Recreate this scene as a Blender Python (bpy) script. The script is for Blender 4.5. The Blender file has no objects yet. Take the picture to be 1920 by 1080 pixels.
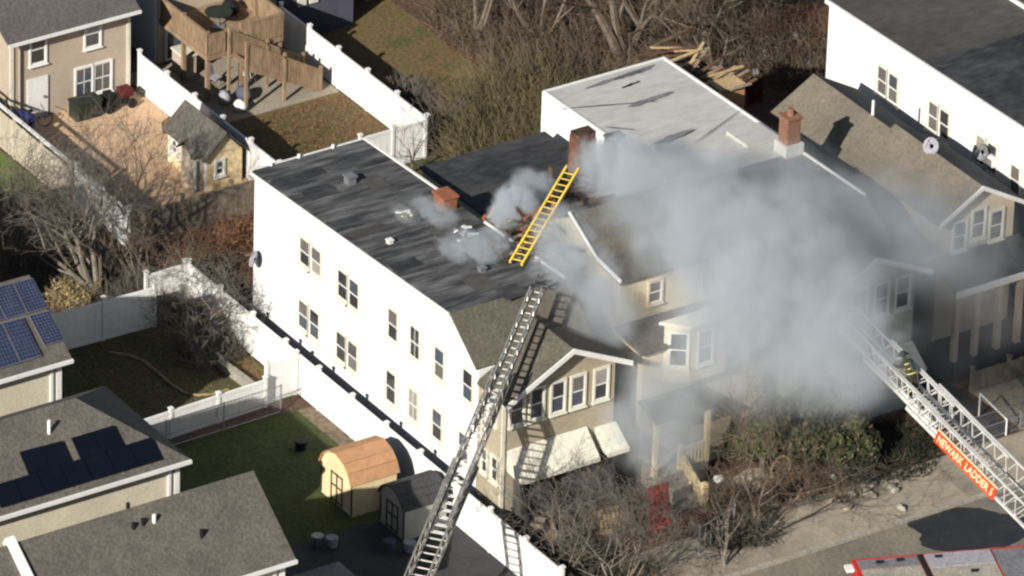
import bpy, math, random
from mathutils import Vector, Matrix, Quaternion
random.seed(7)
V = Vector
scn = bpy.context.scene
COL = scn.collection

# ------------------------------------------------------------------ camera, sky, sun, exposure
TH, EL, RO, FPX, DIST = math.radians(56.04), math.radians(29.5), math.radians(1.9), 15000.0, 319.0
_r = V((math.cos(TH), math.sin(TH), 0))
FW = V((-math.sin(TH)*math.cos(EL), math.cos(TH)*math.cos(EL), -math.sin(EL)))
_u = _r.cross(FW)
RT = _r*math.cos(RO) + _u*math.sin(RO)
UP = -_r*math.sin(RO) + _u*math.cos(RO)
CP = V((0, 0, 3)) - FW*DIST
cam = bpy.data.objects.new('camera', bpy.data.cameras.new('camera'))
COL.objects.link(cam)
m4 = Matrix((RT, UP, -FW)).transposed().to_4x4()
m4.translation = CP
cam.matrix_world = m4
cam.data.sensor_width = 36
cam.data.lens = FPX/1920*36
cam.data.clip_start = 5
cam.data.clip_end = 6000
scn.camera = cam

SUN_EL, SUN_B = math.radians(28.2), math.radians(27)
LIGHT = V((-math.sin(SUN_B)*math.cos(SUN_EL), math.cos(SUN_B)*math.cos(SUN_EL), -math.sin(SUN_EL)))   # travel direction
w = bpy.data.worlds.new("World"); scn.world = w; w.use_nodes = True
nt = w.node_tree; nt.nodes.clear()
sky = nt.nodes.new('ShaderNodeTexSky'); sky.sky_type = 'NISHITA'; sky.sun_disc = False
sky.sun_elevation = SUN_EL; sky.sun_rotation = math.atan2(-LIGHT.x, -LIGHT.y)
bg = nt.nodes.new('ShaderNodeBackground'); bg.inputs[1].default_value = 0.05
wo = nt.nodes.new('ShaderNodeOutputWorld')
nt.links.new(sky.outputs[0], bg.inputs[0]); nt.links.new(bg.outputs[0], wo.inputs[0])
sl = bpy.data.lights.new('sun', 'SUN'); sl.energy = 5.0; sl.angle = math.radians(0.55); sl.color = (1.0, 0.955, 0.88)
so = bpy.data.objects.new('sun', sl); COL.objects.link(so)
so.rotation_mode = 'QUATERNION'; so.rotation_quaternion = (-LIGHT).to_track_quat('Z', 'Y'); so.location = (-40, -80, 70)
scn.view_settings.view_transform = 'Standard'; scn.view_settings.look = 'None'
scn.view_settings.exposure = 0.42; scn.view_settings.gamma = 1; scn.view_settings.use_curve_mapping = False
scn.render.engine = 'CYCLES'
cy = scn.cycles
cy.volume_bounces = 2; cy.volume_step_rate = 0.6; cy.volume_max_steps = 256; cy.max_bounces = 6; cy.diffuse_bounces = 1; cy.glossy_bounces = 2
cy.transparent_max_bounces = 12
cy.use_denoising = True
cy.pixel_filter_type = 'BLACKMAN_HARRIS'; cy.filter_width = 2.4

# ------------------------------------------------------------------ helpers
def ray(px, py): return FW*FPX + RT*(px-960) - UP*(py-540)
def at(px, py, z=0.0):                       # photo point -> the point of the place at height z
    d = ray(px, py); return CP + d*((z-CP.z)/d.z)
def aty(px, py, y):
    d = ray(px, py); return CP + d*((y-CP.y)/d.y)
def atx(px, py, x):
    d = ray(px, py); return CP + d*((x-CP.x)/d.x)
def hit(px, py, p0, n):
    d = ray(px, py); return CP + d*((p0-CP).dot(n)/d.dot(n))

MATS = {}
def mat(name, c1, c2=None, scale=2.0, stretch=(1, 1, 1), rough=0.85, bump=0.15, lo=0.35, hi=0.65, fine=0.25, fscale=9.0, metal=0.0, spec=0.3, wave=None, rot=0.0, bdist=0.03, third=None):
    if name in MATS: return MATS[name]
    m = bpy.data.materials.new(name); m.use_nodes = True; MATS[name] = m
    t = m.node_tree; b = t.nodes['Principled BSDF']; L = t.links.new
    c2 = c2 or tuple(x*0.78 for x in c1)
    tc = t.nodes.new('ShaderNodeTexCoord'); mp = t.nodes.new('ShaderNodeMapping')
    mp.inputs['Scale'].default_value = stretch; mp.inputs['Rotation'].default_value = (0, 0, rot)
    L(tc.outputs['Object'], mp.inputs[0])
    n1 = t.nodes.new('ShaderNodeTexNoise'); n1.inputs['Scale'].default_value = scale; n1.inputs['Detail'].default_value = 6; n1.inputs['Roughness'].default_value = 0.62
    L(mp.outputs[0], n1.inputs['Vector'])
    r = t.nodes.new('ShaderNodeValToRGB'); r.color_ramp.elements[0].position = lo; r.color_ramp.elements[1].position = hi
    r.color_ramp.elements[0].color = (*c1, 1); r.color_ramp.elements[1].color = (*c2, 1)
    if third:
        e = r.color_ramp.elements.new(third[0]); e.color = (*third[1], 1)
    L(n1.outputs[0], r.inputs[0])
    n2 = t.nodes.new('ShaderNodeTexNoise'); n2.inputs['Scale'].default_value = fscale; n2.inputs['Detail'].default_value = 4
    L(mp.outputs[0], n2.inputs['Vector'])
    mr = t.nodes.new('ShaderNodeMapRange'); mr.inputs[1].default_value = 0.3; mr.inputs[2].default_value = 0.7
    mr.inputs[3].default_value = 1-fine; mr.inputs[4].default_value = 1+fine
    L(n2.outputs[0], mr.inputs[0])
    mx = t.nodes.new('ShaderNodeVectorMath'); mx.operation = 'SCALE'
    L(r.outputs[0], mx.inputs[0]); L(mr.outputs[0], mx.inputs['Scale'])
    L(mx.outputs[0], b.inputs['Base Color'])
    b.inputs['Roughness'].default_value = rough; b.inputs['Metallic'].default_value = metal
    b.inputs['Specular IOR Level'].default_value = spec
    bp = t.nodes.new('ShaderNodeBump'); bp.inputs['Strength'].default_value = bump; bp.inputs['Distance'].default_value = bdist
    h = n2.outputs[0]
    if wave:                                   # clapboard / shingle courses: (axis, per metre)
        wv = t.nodes.new('ShaderNodeTexWave'); wv.wave_type = 'BANDS'; wv.wave_profile = 'SAW'; wv.bands_direction = wave[0]
        wv.inputs['Scale'].default_value = wave[1]*0.314; wv.inputs['Distortion'].default_value = wave[2] if len(wave) > 2 else 0
        L(tc.outputs['Object'], wv.inputs[0])
        ad = t.nodes.new('ShaderNodeMath'); ad.operation = 'MULTIPLY_ADD'; ad.inputs[1].default_value = 0.6
        L(wv.outputs[1], ad.inputs[0]); L(n2.outputs[0], ad.inputs[2]); h = ad.outputs[0]
    L(h, bp.inputs['Height']); L(bp.outputs[0], b.inputs['Normal'])
    return m

M = dict(
 white=mat('white_siding', (.82,.815,.80), (.77,.765,.745), 0.6, rough=.6, wave=('Z', 8), bump=.12, fine=.05),
 fence=mat('white_vinyl', (.81,.80,.77), (.73,.715,.68), 0.7, rough=.5, bump=.05, fine=.06),
 cream=mat('cream_trim', (.70,.67,.56), (.60,.57,.47), 1.5, rough=.6, fine=.08),
 trim=mat('white_trim', (.78,.77,.74), (.7,.69,.66), 1.5, rough=.5, fine=.06),
 tan=mat('tan_siding', (.41,.35,.25), (.35,.30,.215), 0.8, rough=.75, wave=('Z', 7), bump=.3, fine=.12),
 creamwall=mat('cream_siding', (.62,.535,.39), (.54,.46,.335), 0.8, rough=.75, wave=('Z', 7), bump=.2, fine=.1),
 beige=mat('beige_siding', (.47,.385,.30), (.41,.335,.26), 0.6, rough=.75, wave=('Z', 7), bump=.2, fine=.06),
 palewall=mat('pale_garage_wall', (.62,.56,.42), (.52,.47,.36), 0.8, rough=.8, fine=.1),
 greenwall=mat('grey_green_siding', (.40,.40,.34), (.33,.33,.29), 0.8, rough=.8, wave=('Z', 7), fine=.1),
 blue=mat('blue_grey_siding', (.09,.09,.13), (.07,.07,.10), 0.8, rough=.8, wave=('Z', 7), fine=.1),
 roofH1=mat('weathered_roll_roofing', (.042,.043,.046), (.165,.165,.16), 1.3, stretch=(1.7, .3, 1), rough=.85, lo=.40, hi=.74, fine=.5, fscale=2.2, rot=.12, bump=.35, spec=.25),
 roofh5=mat('brown_grey_felt_roof', (.085,.08,.072), (.06,.057,.052), 0.4, stretch=(1, .4, 1), rough=.85, fine=.2, fscale=4),
 roofdark=mat('dark_felt_roof', (.025,.026,.029), (.06,.06,.06), 0.5, stretch=(1, .4, 1), rough=.8, fine=.35, fscale=4),
 roofwhite=mat('silver_coated_roof', (.50,.49,.46), (.40,.39,.37), 0.45, stretch=(1.4, .5, 1), rough=.7, fine=.10, fscale=3, lo=.3, hi=.8),
 roofgrey=mat('grey_shingle_roof', (.20,.20,.205), (.14,.14,.145), 0.7, rough=.9, fine=.25, fscale=7),
 shingle=mat('tan_shingles', (.125,.112,.086), (.095,.085,.066), 0.7, rough=.95, fine=.28, fscale=8, wave=('X', 6.5, .6), bump=.35),
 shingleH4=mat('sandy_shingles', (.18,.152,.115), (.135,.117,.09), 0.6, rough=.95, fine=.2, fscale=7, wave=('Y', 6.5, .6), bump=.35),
 shinglegrey=mat('grey_brown_shingles', (.125,.112,.093), (.09,.083,.07), 0.7, rough=.95, fine=.3, fscale=8, wave=('X', 6.5, .6), bump=.35),
 shingledark=mat('charcoal_and_shade_shingles', (.06,.06,.062), (.045,.045,.048), 0.7, rough=.9, fine=.3, fscale=8),  # also paints shade on roof slopes turned from the sun
 roofbh=mat('brown_grey_shingles', (.12,.105,.095), (.09,.08,.074), 0.7, rough=.95, fine=.25, fscale=8),
 brick=mat('red_brick', (.32,.115,.05), (.21,.085,.045), 3.0, rough=.9, fine=.3, fscale=14),
 sooty=mat('sooty_brick', (.085,.045,.032), (.22,.085,.042), 2.2, rough=.9, fine=.35, fscale=12),
 brick2=mat('brown_brick', (.26,.13,.08), (.19,.10,.065), 3.0, rough=.9, fine=.3, fscale=14),
 glass=None, glassb=None, glassl=None,
 dark=mat('black_rubber', (.012,.012,.014), rough=.6),
 steeldk=mat('dull_ladder_metal', (.42,.40,.36), (.26,.25,.23), 3, rough=.45, metal=.5, fine=.3),
 fadedred=mat('faded_red_paint', (.36,.03,.03), (.25,.03,.028), 2, rough=.7, fine=.2),
 darkred=mat('dark_red_paint', (.10,.012,.014), (.07,.01,.01), 2, rough=.6),
 palebark=mat('pale_grey_bark', (.24,.205,.165), (.15,.128,.10), 3, rough=.95, fine=.3),
 grey=mat('galvanised_grey', (.30,.30,.31), rough=.5, metal=.5),
 steel=mat('aluminium', (.78,.77,.74), (.66,.65,.62), 2, rough=.42, metal=.35, fine=.12),
 yellow=mat('yellow_fibreglass', (.80,.60,.09), (.68,.50,.08), 2, rough=.5, fine=.15),
 red=mat('fire_engine_red', (.55,.02,.015), (.45,.02,.015), 1, rough=.35, fine=.06),
 sign=mat('orange_red_sign', (.72,.07,.02), (.60,.05,.02), 1, rough=.4, fine=.05),
 letter=mat('pale_gold_lettering', (.85,.66,.40), rough=.4, fine=.03),
 wood=mat('deck_lumber', (.30,.205,.125), (.22,.15,.092), 2.2, stretch=(1, 1, .3), rough=.85, fine=.25, fscale=6),
 woodlt=mat('pale_lumber', (.50,.36,.19), (.40,.28,.15), 2.2, rough=.85, fine=.22),
 ply=mat('bare_plywood_roof', (.47,.255,.13), (.38,.20,.105), 0.9, rough=.85, fine=.1, fscale=5),
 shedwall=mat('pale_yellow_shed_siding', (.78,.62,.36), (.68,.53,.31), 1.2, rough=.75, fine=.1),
 shedtrim=mat('dark_brown_trim', (.06,.045,.03), rough=.7),
 greywood=mat('weathered_fence_boards', (.24,.20,.15), (.17,.14,.105), 2, stretch=(2, 2, .3), rough=.9, fine=.3),
 tanwood=mat('tan_fence_boards', (.47,.42,.32), (.38,.33,.25), 1.6, stretch=(2, 2, .3), rough=.9, fine=.2),  # tan is the boards' own colour
 bark=mat('grey_brown_bark', (.17,.135,.10), (.10,.08,.062), 3, rough=.95, fine=.3),
 twig=mat('winter_twigs', (.15,.115,.08), (.09,.07,.052), 1.2, rough=.95, fine=.25),
 twiggrey=mat('grey_twigs', (.16,.14,.115), (.10,.088,.074), 1.2, rough=.95, fine=.25),
 twigred=mat('russet_twigs', (.21,.105,.06), (.15,.08,.05), 1.2, rough=.95, fine=.25),
 vine=mat('olive_vine_twigs', (.155,.125,.065), (.10,.085,.045), 1.2, rough=.95, fine=.3),
 leafev=mat('evergreen_leaf', (.085,.095,.034), (.05,.058,.022), 1.5, rough=.7, fine=.35, fscale=5),
 leafdk=mat('dark_shrub_leaf', (.036,.04,.022), (.022,.026,.016), 1.5, rough=.7, fine=.35, fscale=5),
 dryleaf=mat('dry_leaf', (.22,.105,.05), (.13,.075,.045), 1.5, rough=.9, fine=.4, fscale=5),
 paleleaf=mat('pale_dry_leaf', (.33,.25,.12), (.24,.19,.10), 1.5, rough=.9, fine=.3, fscale=5),
 water=mat('wet_black_asphalt', (.018,.019,.02), (.03,.03,.03), 1.5, rough=.22, bump=.05, fine=.2, spec=.5),
 soil=mat('leaf_litter', (.135,.085,.055), (.075,.052,.038), 0.55, rough=.95, fine=.45, fscale=5, bump=.5, third=(.5, (.10,.055,.038))),
 lawn=mat('winter_lawn', (.125,.10,.036), (.085,.085,.028), 0.7, rough=.95, fine=.35, fscale=6, bump=.5, third=(.52, (.145,.095,.045))),
 lawnshade=mat('shade_darkened_lawn', (.075,.075,.03), (.055,.058,.024), 0.7, rough=.95, fine=.4, fscale=6, bump=.5),  # winter grass with deep shade put into its colour
 lawngreen=mat('green_lawn', (.062,.075,.024), (.042,.055,.018), 0.8, rough=.95, fine=.35, fscale=6, bump=.5),
 lawnbright=mat('bright_grass', (.12,.17,.035), (.10,.13,.035), 0.8, rough=.95, fine=.35, fscale=6, bump=.5),
 sand=mat('bare_sandy_dirt', (.62,.42,.265), (.52,.345,.215), 0.6, rough=.95, fine=.13, fscale=5, bump=.35),
 concrete=mat('worn_concrete', (.34,.29,.22), (.26,.225,.175), 0.6, rough=.9, fine=.15, fscale=5),
 concrete2=mat('darker_concrete', (.29,.25,.19), (.22,.19,.15), 0.6, rough=.9, fine=.18, fscale=5),
 asphalt=mat('worn_asphalt', (.21,.185,.145), (.14,.125,.10), 0.5, rough=.9, fine=.22, fscale=6),
 drive=mat('dark_asphalt', (.055,.055,.056), (.04,.04,.042), 0.7, rough=.9, fine=.2),
 stone=mat('pale_stone', (.36,.33,.27), (.25,.23,.19), 2, rough=.9, fine=.25),
 dirttan=mat('tan_dirt', (.21,.16,.11), (.14,.105,.075), 0.9, rough=.95, fine=.35, fscale=5, bump=.6),
 char=mat('charred_timber', (.025,.018,.014), (.075,.042,.024), 2.5, rough=.95, fine=.4),
 burnt=mat('scorched_board', (.16,.085,.045), (.05,.032,.022), 2.0, rough=.95, fine=.4),
 bluepl=mat('blue_plastic', (.012,.02,.16), rough=.5),
 greenpl=mat('dark_green_plastic', (.022,.03,.02), rough=.5),
 coat=mat('black_turnout_cloth', (.03,.028,.02), (.045,.04,.025), 5, rough=.9),
 reflect=mat('yellow_reflective_tape', (.75,.66,.22), rough=.5),
 skin=mat('skin', (.45,.28,.2), rough=.6),
 cloth=mat('faded_cloth', (.34,.33,.36), (.25,.24,.27), 3, rough=.9),
)
def plain(name, col, rough=.2, spec=.5, metal=0):
    m = mat(name, col, tuple(x*1.35 for x in col), 1.3, rough=rough, bump=.02, fine=.1, spec=spec, metal=metal); return m
M['glass'] = plain('dark_window_glass', (.035,.034,.036), .16, .6)
M['glassb'] = plain('curtained_window_glass', (.12,.11,.10), .25, .5)
M['glassl'] = plain('blue_grey_window_glass', (.06,.068,.085), .12, .7)
M['blind'] = plain('pale_blind_behind_glass', (.26,.24,.21), .3, .4)
M['solar'] = plain('solar_cell_glass', (.018,.026,.06), .18, .5)
M['solarblk'] = plain('black_solar_glass', (.004,.005,.009), .25, .4)

class MB:
    def __init__(s): s.v = []; s.f = []
    def poly(s, pts):
        i = len(s.v); s.v += [V(p) for p in pts]; s.f.append(tuple(range(i, i+len(pts)))); return s
    def hexa(s, p):                            # 4 bottom, 4 top
        i = len(s.v); s.v += [V(q) for q in p]
        for a in ((3,2,1,0),(4,5,6,7),(0,1,5,4),(1,2,6,5),(2,3,7,6),(3,0,4,7)): s.f.append(tuple(i+k for k in a))
        return s
    def box(s, x0, y0, z0, x1, y1, z1):
        return s.hexa([(x0,y0,z0),(x1,y0,z0),(x1,y1,z0),(x0,y1,z0),(x0,y0,z1),(x1,y0,z1),(x1,y1,z1),(x0,y1,z1)])
    def obox(s, o, a, b, c):
        o, a, b, c = V(o), V(a), V(b), V(c)
        return s.hexa([o,o+a,o+a+b,o+b,o+c,o+a+c,o+a+b+c,o+b+c])
    def slab(s, pts, t):                       # polygon with thickness t behind its normal
        pts = [V(p) for p in pts]; n = (pts[1]-pts[0]).cross(pts[2]-pts[0]).normalized()
        k = len(pts); i = len(s.v); s.v += pts + [p-n*t for p in pts]
        s.f.append(tuple(range(i, i+k))); s.f.append(tuple(range(i+2*k-1, i+k-1, -1)))
        for j in range(k):
            a, b = i+j, i+(j+1) % k; s.f.append((b, a, a+k, b+k))
        return s
    def extr(s, pts, vec):                     # polygon swept along vec
        pts = [V(p) for p in pts]; vec = V(vec); k = len(pts); i = len(s.v); s.v += pts + [p+vec for p in pts]
        s.f.append(tuple(range(i+k-1, i-1, -1))); s.f.append(tuple(range(i+k, i+2*k)))
        for j in range(k):
            a, b = i+j, i+(j+1) % k; s.f.append((a, b, b+k, a+k))
        return s
    def beam(s, p, q, w=.05, h=.05, up=(0,0,1)):
        p, q = V(p), V(q); d = (q-p).normalized(); up = V(up)
        if abs(d.dot(up)) > .98: up = V((1,0,0))
        a = d.cross(up).normalized(); b = a.cross(d)
        return s.obox(p-a*w/2-b*h/2, q-p, a*w, b*h)
    def tube(s, pts, rad, n=5, cap=True):
        pts = [V(p) for p in pts]; rings = []
        if not isinstance(rad, (list, tuple)): rad = [rad]*len(pts)
        for k, p in enumerate(pts):
            d = (pts[min(k+1, len(pts)-1)]-pts[max(k-1, 0)]).normalized()
            a = d.orthogonal().normalized(); b = d.cross(a); i = len(s.v)
            for j in range(n):
                t = 2*math.pi*j/n; s.v.append(p+(a*math.cos(t)+b*math.sin(t))*rad[k])
            rings.append(i)
        for k in range(len(rings)-1):
            for j in range(n):
                s.f.append((rings[k]+j, rings[k]+(j+1) % n, rings[k+1]+(j+1) % n, rings[k+1]+j))
        if cap and n > 3:
            s.f.append(tuple(rings[0]+j for j in range(n))[::-1]); s.f.append(tuple(rings[-1]+j for j in range(n)))
        return s
    def cyl(s, p, r, h, n=10, r2=None):
        p = V(p); return s.tube([p, p+V((0,0,h))], [r, r if r2 is None else r2], n)
    def blob(s, c, r, n=8, jit=.15, rng=random):
        c = V(c); r = V(r if isinstance(r, (list, tuple)) else (r, r, r)); i = len(s.v); rows = n//2
        for a in range(rows+1):
            ph = math.pi*a/rows
            for b in range(n):
                t = 2*math.pi*b/n; k = 1+rng.uniform(-jit, jit)
                s.v.append(c+V((r.x*math.sin(ph)*math.cos(t)*k, r.y*math.sin(ph)*math.sin(t)*k, r.z*math.cos(ph)*k)))
        for a in range(rows):
            for b in range(n):
                s.f.append((i+a*n+b, i+(a+1)*n+b, i+(a+1)*n+(b+1) % n, i+a*n+(b+1) % n))
        return s
    def build(s, name, m, parent=None, loc=None, smooth=False):
        me = bpy.data.meshes.new(name)
        if parent is not None:
            r = parent
            while r.parent: r = r.parent
            o0 = V(r['_o'])
        else:
            if loc is None:
                xs = [p.x for p in s.v]; ys = [p.y for p in s.v]; zs = [p.z for p in s.v]
                loc = ((min(xs)+max(xs))/2, (min(ys)+max(ys))/2, min(zs))
            o0 = V(loc)
        me.from_pydata([p-o0 for p in s.v], [], s.f); me.update()
        me.materials.append(M[m] if isinstance(m, str) else m)
        if smooth: me.shade_smooth()
        o = bpy.data.objects.new(name, me); COL.objects.link(o)
        if parent is not None: o.parent = parent
        else: o.location = o0; o['_o'] = tuple(o0)
        return o
ALLROOT = []
def tag(o, label, cat, group=None):
    o['label'] = label; o['category'] = cat
    if group: o['group'] = group
    return o
def thing(name, label, cat, loc, group=None):
    o = bpy.data.objects.new(name, None); COL.objects.link(o); o.location = loc; o['_o'] = tuple(loc); o.empty_display_size = .3
    return tag(o, label, cat, group)
def structure(o): o['kind'] = 'structure'; return o
def stuff(o): o['kind'] = 'stuff'; return o

def sheet(name, pts, z, m):
    return structure(MB().poly([(p[0], p[1], z) for p in pts]).build(name, m, loc=(0, 0, 0)))
def rect(x0, y0, x1, y1): return [(x0,y0),(x1,y0),(x1,y1),(x0,y1)]

PANE = ['glass', 'glass', 'glassb', 'glassb', 'glassl', 'blind']
def window(root, c, a, n, wd, ht, casing='cream', sash='trim', rng=random, cas=.08, grid=False):
    """c = outer top-left corner on the wall, a = direction along the wall, n = outward"""
    c, a, n = V(c), V(a).normalized(), V(n).normalized(); z = V((0, 0, -1)); P = .075
    f = MB()
    f.obox(c-n*.02, a*wd, z*cas, n*(P+.02)); f.obox(c-n*.02+z*(ht-cas), a*wd, z*cas, n*(P+.02))
    f.obox(c-n*.02+z*cas, a*cas, z*(ht-2*cas), n*(P+.017)); f.obox(c-n*.02+z*cas+a*(wd-cas), a*cas, z*(ht-2*cas), n*(P+.017))
    fr = f.build('window', casing, root)
    MB().obox(c+z*ht-a*.04, a*(wd+.08), z*.05, n*.13).build('sill', casing, fr)
    ih = ht-2*cas; iw = wd-2*cas; o = c+a*cas+z*cas
    sb = MB(); t = .045
    for k in (0, 1):
        q = o+z*(ih/2*k)+n*(.03 if k == 0 else .012); hh = ih/2+(t/2 if k == 0 else 0)
        sb.obox(q, a*iw, z*t, n*.025); sb.obox(q+z*(hh-t), a*iw, z*t, n*.025)
        sb.obox(q+z*t, a*t, z*(hh-2*t), n*.023); sb.obox(q+z*t+a*(iw-t), a*t, z*(hh-2*t), n*.023)
        if grid: sb.obox(q+z*t+a*(iw/2-.012), a*.024, z*(hh-2*t), n*.02)
    sb.build('sash', sash, fr)
    for k in (0, 1):
        q = o+z*(ih/2*k)+n*(.035 if k == 0 else .016)
        MB().obox(q, a*iw, z*(ih/2), n*.006).build('pane', rng.choice(PANE), fr)
    return fr
def pair(root, c, a, n, wd, ht, **k):
    a = V(a).normalized(); w1 = wd/2+.02
    window(root, c, a, n, w1, ht, **k); window(root, V(c)+a*(wd/2-.02+.0), a, V(n), w1, ht, **k)

def fence(name, label, p, q, h, spacing=2.4, m='fence', post='fence', pw=.13, t=.05, slats=False, cap=True, group='yard fences', z0=0, postup=.16):
    p, q = V((p[0], p[1], z0)), V((q[0], q[1], z0)); L = (q-p).length; n = max(1, round(L/spacing)); d = (q-p)/n; dn = d.normalized(); s = V((-dn.y, dn.x, 0))
    r = thing(name, label, 'fence', p, group)
    for k in range(n+1):
        c = p+d*k; b = MB(); b.obox(c-dn*pw/2-s*pw/2, dn*pw, s*pw, V((0,0,h+postup)))
        if cap:
            e = pw*.72; b.obox(c-dn*e-s*e+V((0,0,h+postup)), dn*2*e, s*2*e, V((0,0,.05)))
        b.build('post', post, r)
    for k in range(n):
        c = p+d*k+dn*(pw/2+.002); ln = d.length-pw-.004
        if slats:
            b = MB(); b.obox(c-s*.03+V((0,0,.25)), dn*ln, s*.05, V((0,0,.09))); b.obox(c-s*.03+V((0,0,h-.3)), dn*ln, s*.05, V((0,0,.09))); rl = b.build('rail', post, r)
            cnt = max(3, int(ln/.3)); sw = ln/cnt
            for j in range(cnt):
                MB().obox(c+dn*(sw*j+.008)-s*.055+V((0,0,.06)), dn*(sw-.016), s*.022, V((0,0,h-.08+random.uniform(-.03,.02)))).build('board', m, r)
        else:
            b = MB(); b.obox(c-s*t/2+V((0,0,.08)), dn*ln, s*t, V((0,0,h-.2)))
            nb = max(2, int(ln/.28))
            for j in range(1, nb): b.obox(c+dn*(ln*j/nb-.01)-s*(t/2+.008)+V((0,0,.2)), dn*.02, s*(t+.016), V((0,0,h-.42)))
            b.build('panel', m, r)
            b = MB(); b.obox(c-s*.045+V((0,0,h-.12)), dn*ln, s*.09, V((0,0,.12))); b.build('top_rail', post, r)
            b = MB(); b.obox(c-s*.042+V((0,0,.02)), dn*ln, s*.084, V((0,0,.14))); b.build('bottom_rail', post, r)
    return r

def chainlink(label, p, q, h, group='chain link fences'):
    p, q = V(p), V(q); L = (q-p).length; n = max(1, round(L/2.4)); d = (q-p)/n; r = thing('chain_link_fence', label, 'fence', p, group)
    for k in range(n+1): MB().cyl(p+d*k, .03, h+.05, 6).build('post', 'grey', r)
    for zz in (h, h*.5, .06): MB().tube([p+V((0,0,zz)), q+V((0,0,zz))], .022, 5).build('rail', 'grey', r)
    b = MB(); nn = int(L/.16); dn = (q-p).normalized()
    for k in range(-int(h/.16), nn):
        for sg in (0, 1):
            x0 = k*.16; a = [(x0, 0), (x0+h, h)] if sg == 0 else [(x0+h, 0), (x0, h)]
            (xa, za), (xb, zb) = a
            lo, hi = max(0, min(xa, xb)), min(L, max(xa, xb))
            if hi-lo < .05: continue
            f = lambda x: za+(zb-za)*(x-xa)/(xb-xa)
            b.tube([p+dn*lo+V((0,0,f(lo))), p+dn*hi+V((0,0,f(hi)))], .006, 3, cap=False)
    o = b.build('wire_mesh', 'grey', r); o['kind'] = 'stuff'
    return r

# ---- plants
def branch(b, p, d, L, r, lev, maxlev, rng, spread, droop, nb=3, tw=None):
    n = 3 if lev >= maxlev-1 else 4; seg = 3; pts = [V(p)]; rad = [r]; cur = V(p); dd = V(d).normalized()
    for k in range(seg):
        j = V((rng.uniform(-1,1), rng.uniform(-1,1), rng.uniform(-.8,1)))*.22
        dd = (dd+j+V((0,0,droop))).normalized(); cur = cur+dd*L/seg; pts.append(V(cur)); rad.append(max(.006, r*(1-.5*(k+1)/seg)))
    tgt = b if (lev <= 1 or tw is None) else tw
    tgt.tube(pts, rad, 3 if lev >= 2 else 5, cap=False)
    if lev >= maxlev: return
    for k in range(nb+(1 if lev == 0 else 0)):
        t = rng.uniform(.35, 1) if k else 1.0
        i = min(seg-1, int(t*seg)); q = pts[i].lerp(pts[i+1], t*seg-i if t < 1 else 1)
        ax = dd.orthogonal().normalized(); ax.rotate(Quaternion(dd, rng.uniform(0, 6.283)))
        nd = (dd*rng.uniform(.5, 1)+ax*spread*rng.uniform(.5, 1.1)).normalized()
        branch(b, q, nd, L*rng.uniform(.55, .82), max(.007, rad[i+1]*rng.uniform(.55, .8)), lev+1, maxlev, rng, spread, droop, nb, tw)
def bare_tree(label, p, h, r=.12, lev=4, spread=.9, stems=1, seed=1, m='bark', tm='twig', nb=3, droop=.05, name='bare_tree', group='bare winter trees', first=.42, lean=(0,0)):
    rng = random.Random(seed); t = thing(name, label, 'tree', p, group); b = MB(); tw = MB()
    for s in range(stems):
        a = rng.uniform(0, 6.28); k = 0 if stems == 1 else .45
        d = V((math.cos(a)*k+lean[0], math.sin(a)*k+lean[1], 1)); branch(b, V(p)-V((0,0,.05)), d, h*first, r*rng.uniform(.8, 1), 0, lev, rng, spread, droop, nb, tw)
    b.build('trunk', m, t); o = tw.build('crown', tm, t)
    return t
def brush(b, c, rad, n, hmin, hmax, rng, r=.012, flat=.5):
    for k in range(n):
        a = rng.uniform(0, 6.283); q = math.sqrt(rng.random())*rad; p = V((c[0]+math.cos(a)*q, c[1]+math.sin(a)*q, c[2]-.02))
        h = rng.uniform(hmin, hmax); d = V((rng.uniform(-1,1), rng.uniform(-1,1), rng.uniform(flat, 1.6))).normalized()
        pts = [p]; cur = p
        for s in range(3):
            d = (d+V((rng.uniform(-.4,.4), rng.uniform(-.4,.4), rng.uniform(-.35,.2)))).normalized(); cur = cur+d*h/3; pts.append(cur)
        b.tube(pts, [r, r*.9, r*.7, r*.4], 3, cap=False)
def shrub(label, p, rad, h, n=140, seed=1, m='twig', group='leafless shrubs', leaves=None, nl=0, ls=.06):
    rng = random.Random(seed); t = thing('shrub', label, 'shrub', p, group); b = MB()
    for k in range(n):
        a = rng.uniform(0, 6.283); d = V((math.cos(a)*rng.uniform(.1,1)*rad, math.sin(a)*rng.uniform(.1,1)*rad, h*rng.uniform(.5,1)))
        q0 = V(p)+V((d.x*.15, d.y*.15, 0)); j = lambda s: V((rng.uniform(-s,s), rng.uniform(-s,s), rng.uniform(-s,s)))
        pts = [q0, q0+d*.4+j(.1), q0+d*.75+j(.16), q0+d+j(.25)]; b.tube(pts, [.02,.014,.011,.007], 3, cap=False)
        for s in range(3):
            e = pts[rng.choice((1,2))]; f = e+j(.35)*rad; b.tube([e, e.lerp(f,.5)+j(.05), f], [.01,.008,.005], 3, cap=False)
    b.build('branches', m, t)
    if nl: leafmass(MB(), [(V(p)+V((0,0,h*.55)), V((rad*.9, rad*.9, h*.5)))], nl, ls, rng).build('foliage', leaves, t)
    return t
def leafmass(b, blobs, n, size, rng):
    for k in range(n):
        c, r = rng.choice(blobs)
        d = V((rng.gauss(0,1), rng.gauss(0,1), rng.gauss(0,1))).normalized()*rng.random()**.4
        p = c+V((d.x*r.x, d.y*r.y, d.z*r.z)); nn = (d+V((rng.uniform(-.8,.8), rng.uniform(-.8,.8), rng.uniform(-.3,1)))).normalized()
        a = nn.orthogonal().normalized(); a.rotate(Quaternion(nn, rng.uniform(0,6.28))); c2 = nn.cross(a); s = size*rng.uniform(.6,1.5)
        b.poly([p-a*s, p-c2*s*.5, p+a*s, p+c2*s*.5+nn*s*.2])
    return b
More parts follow.
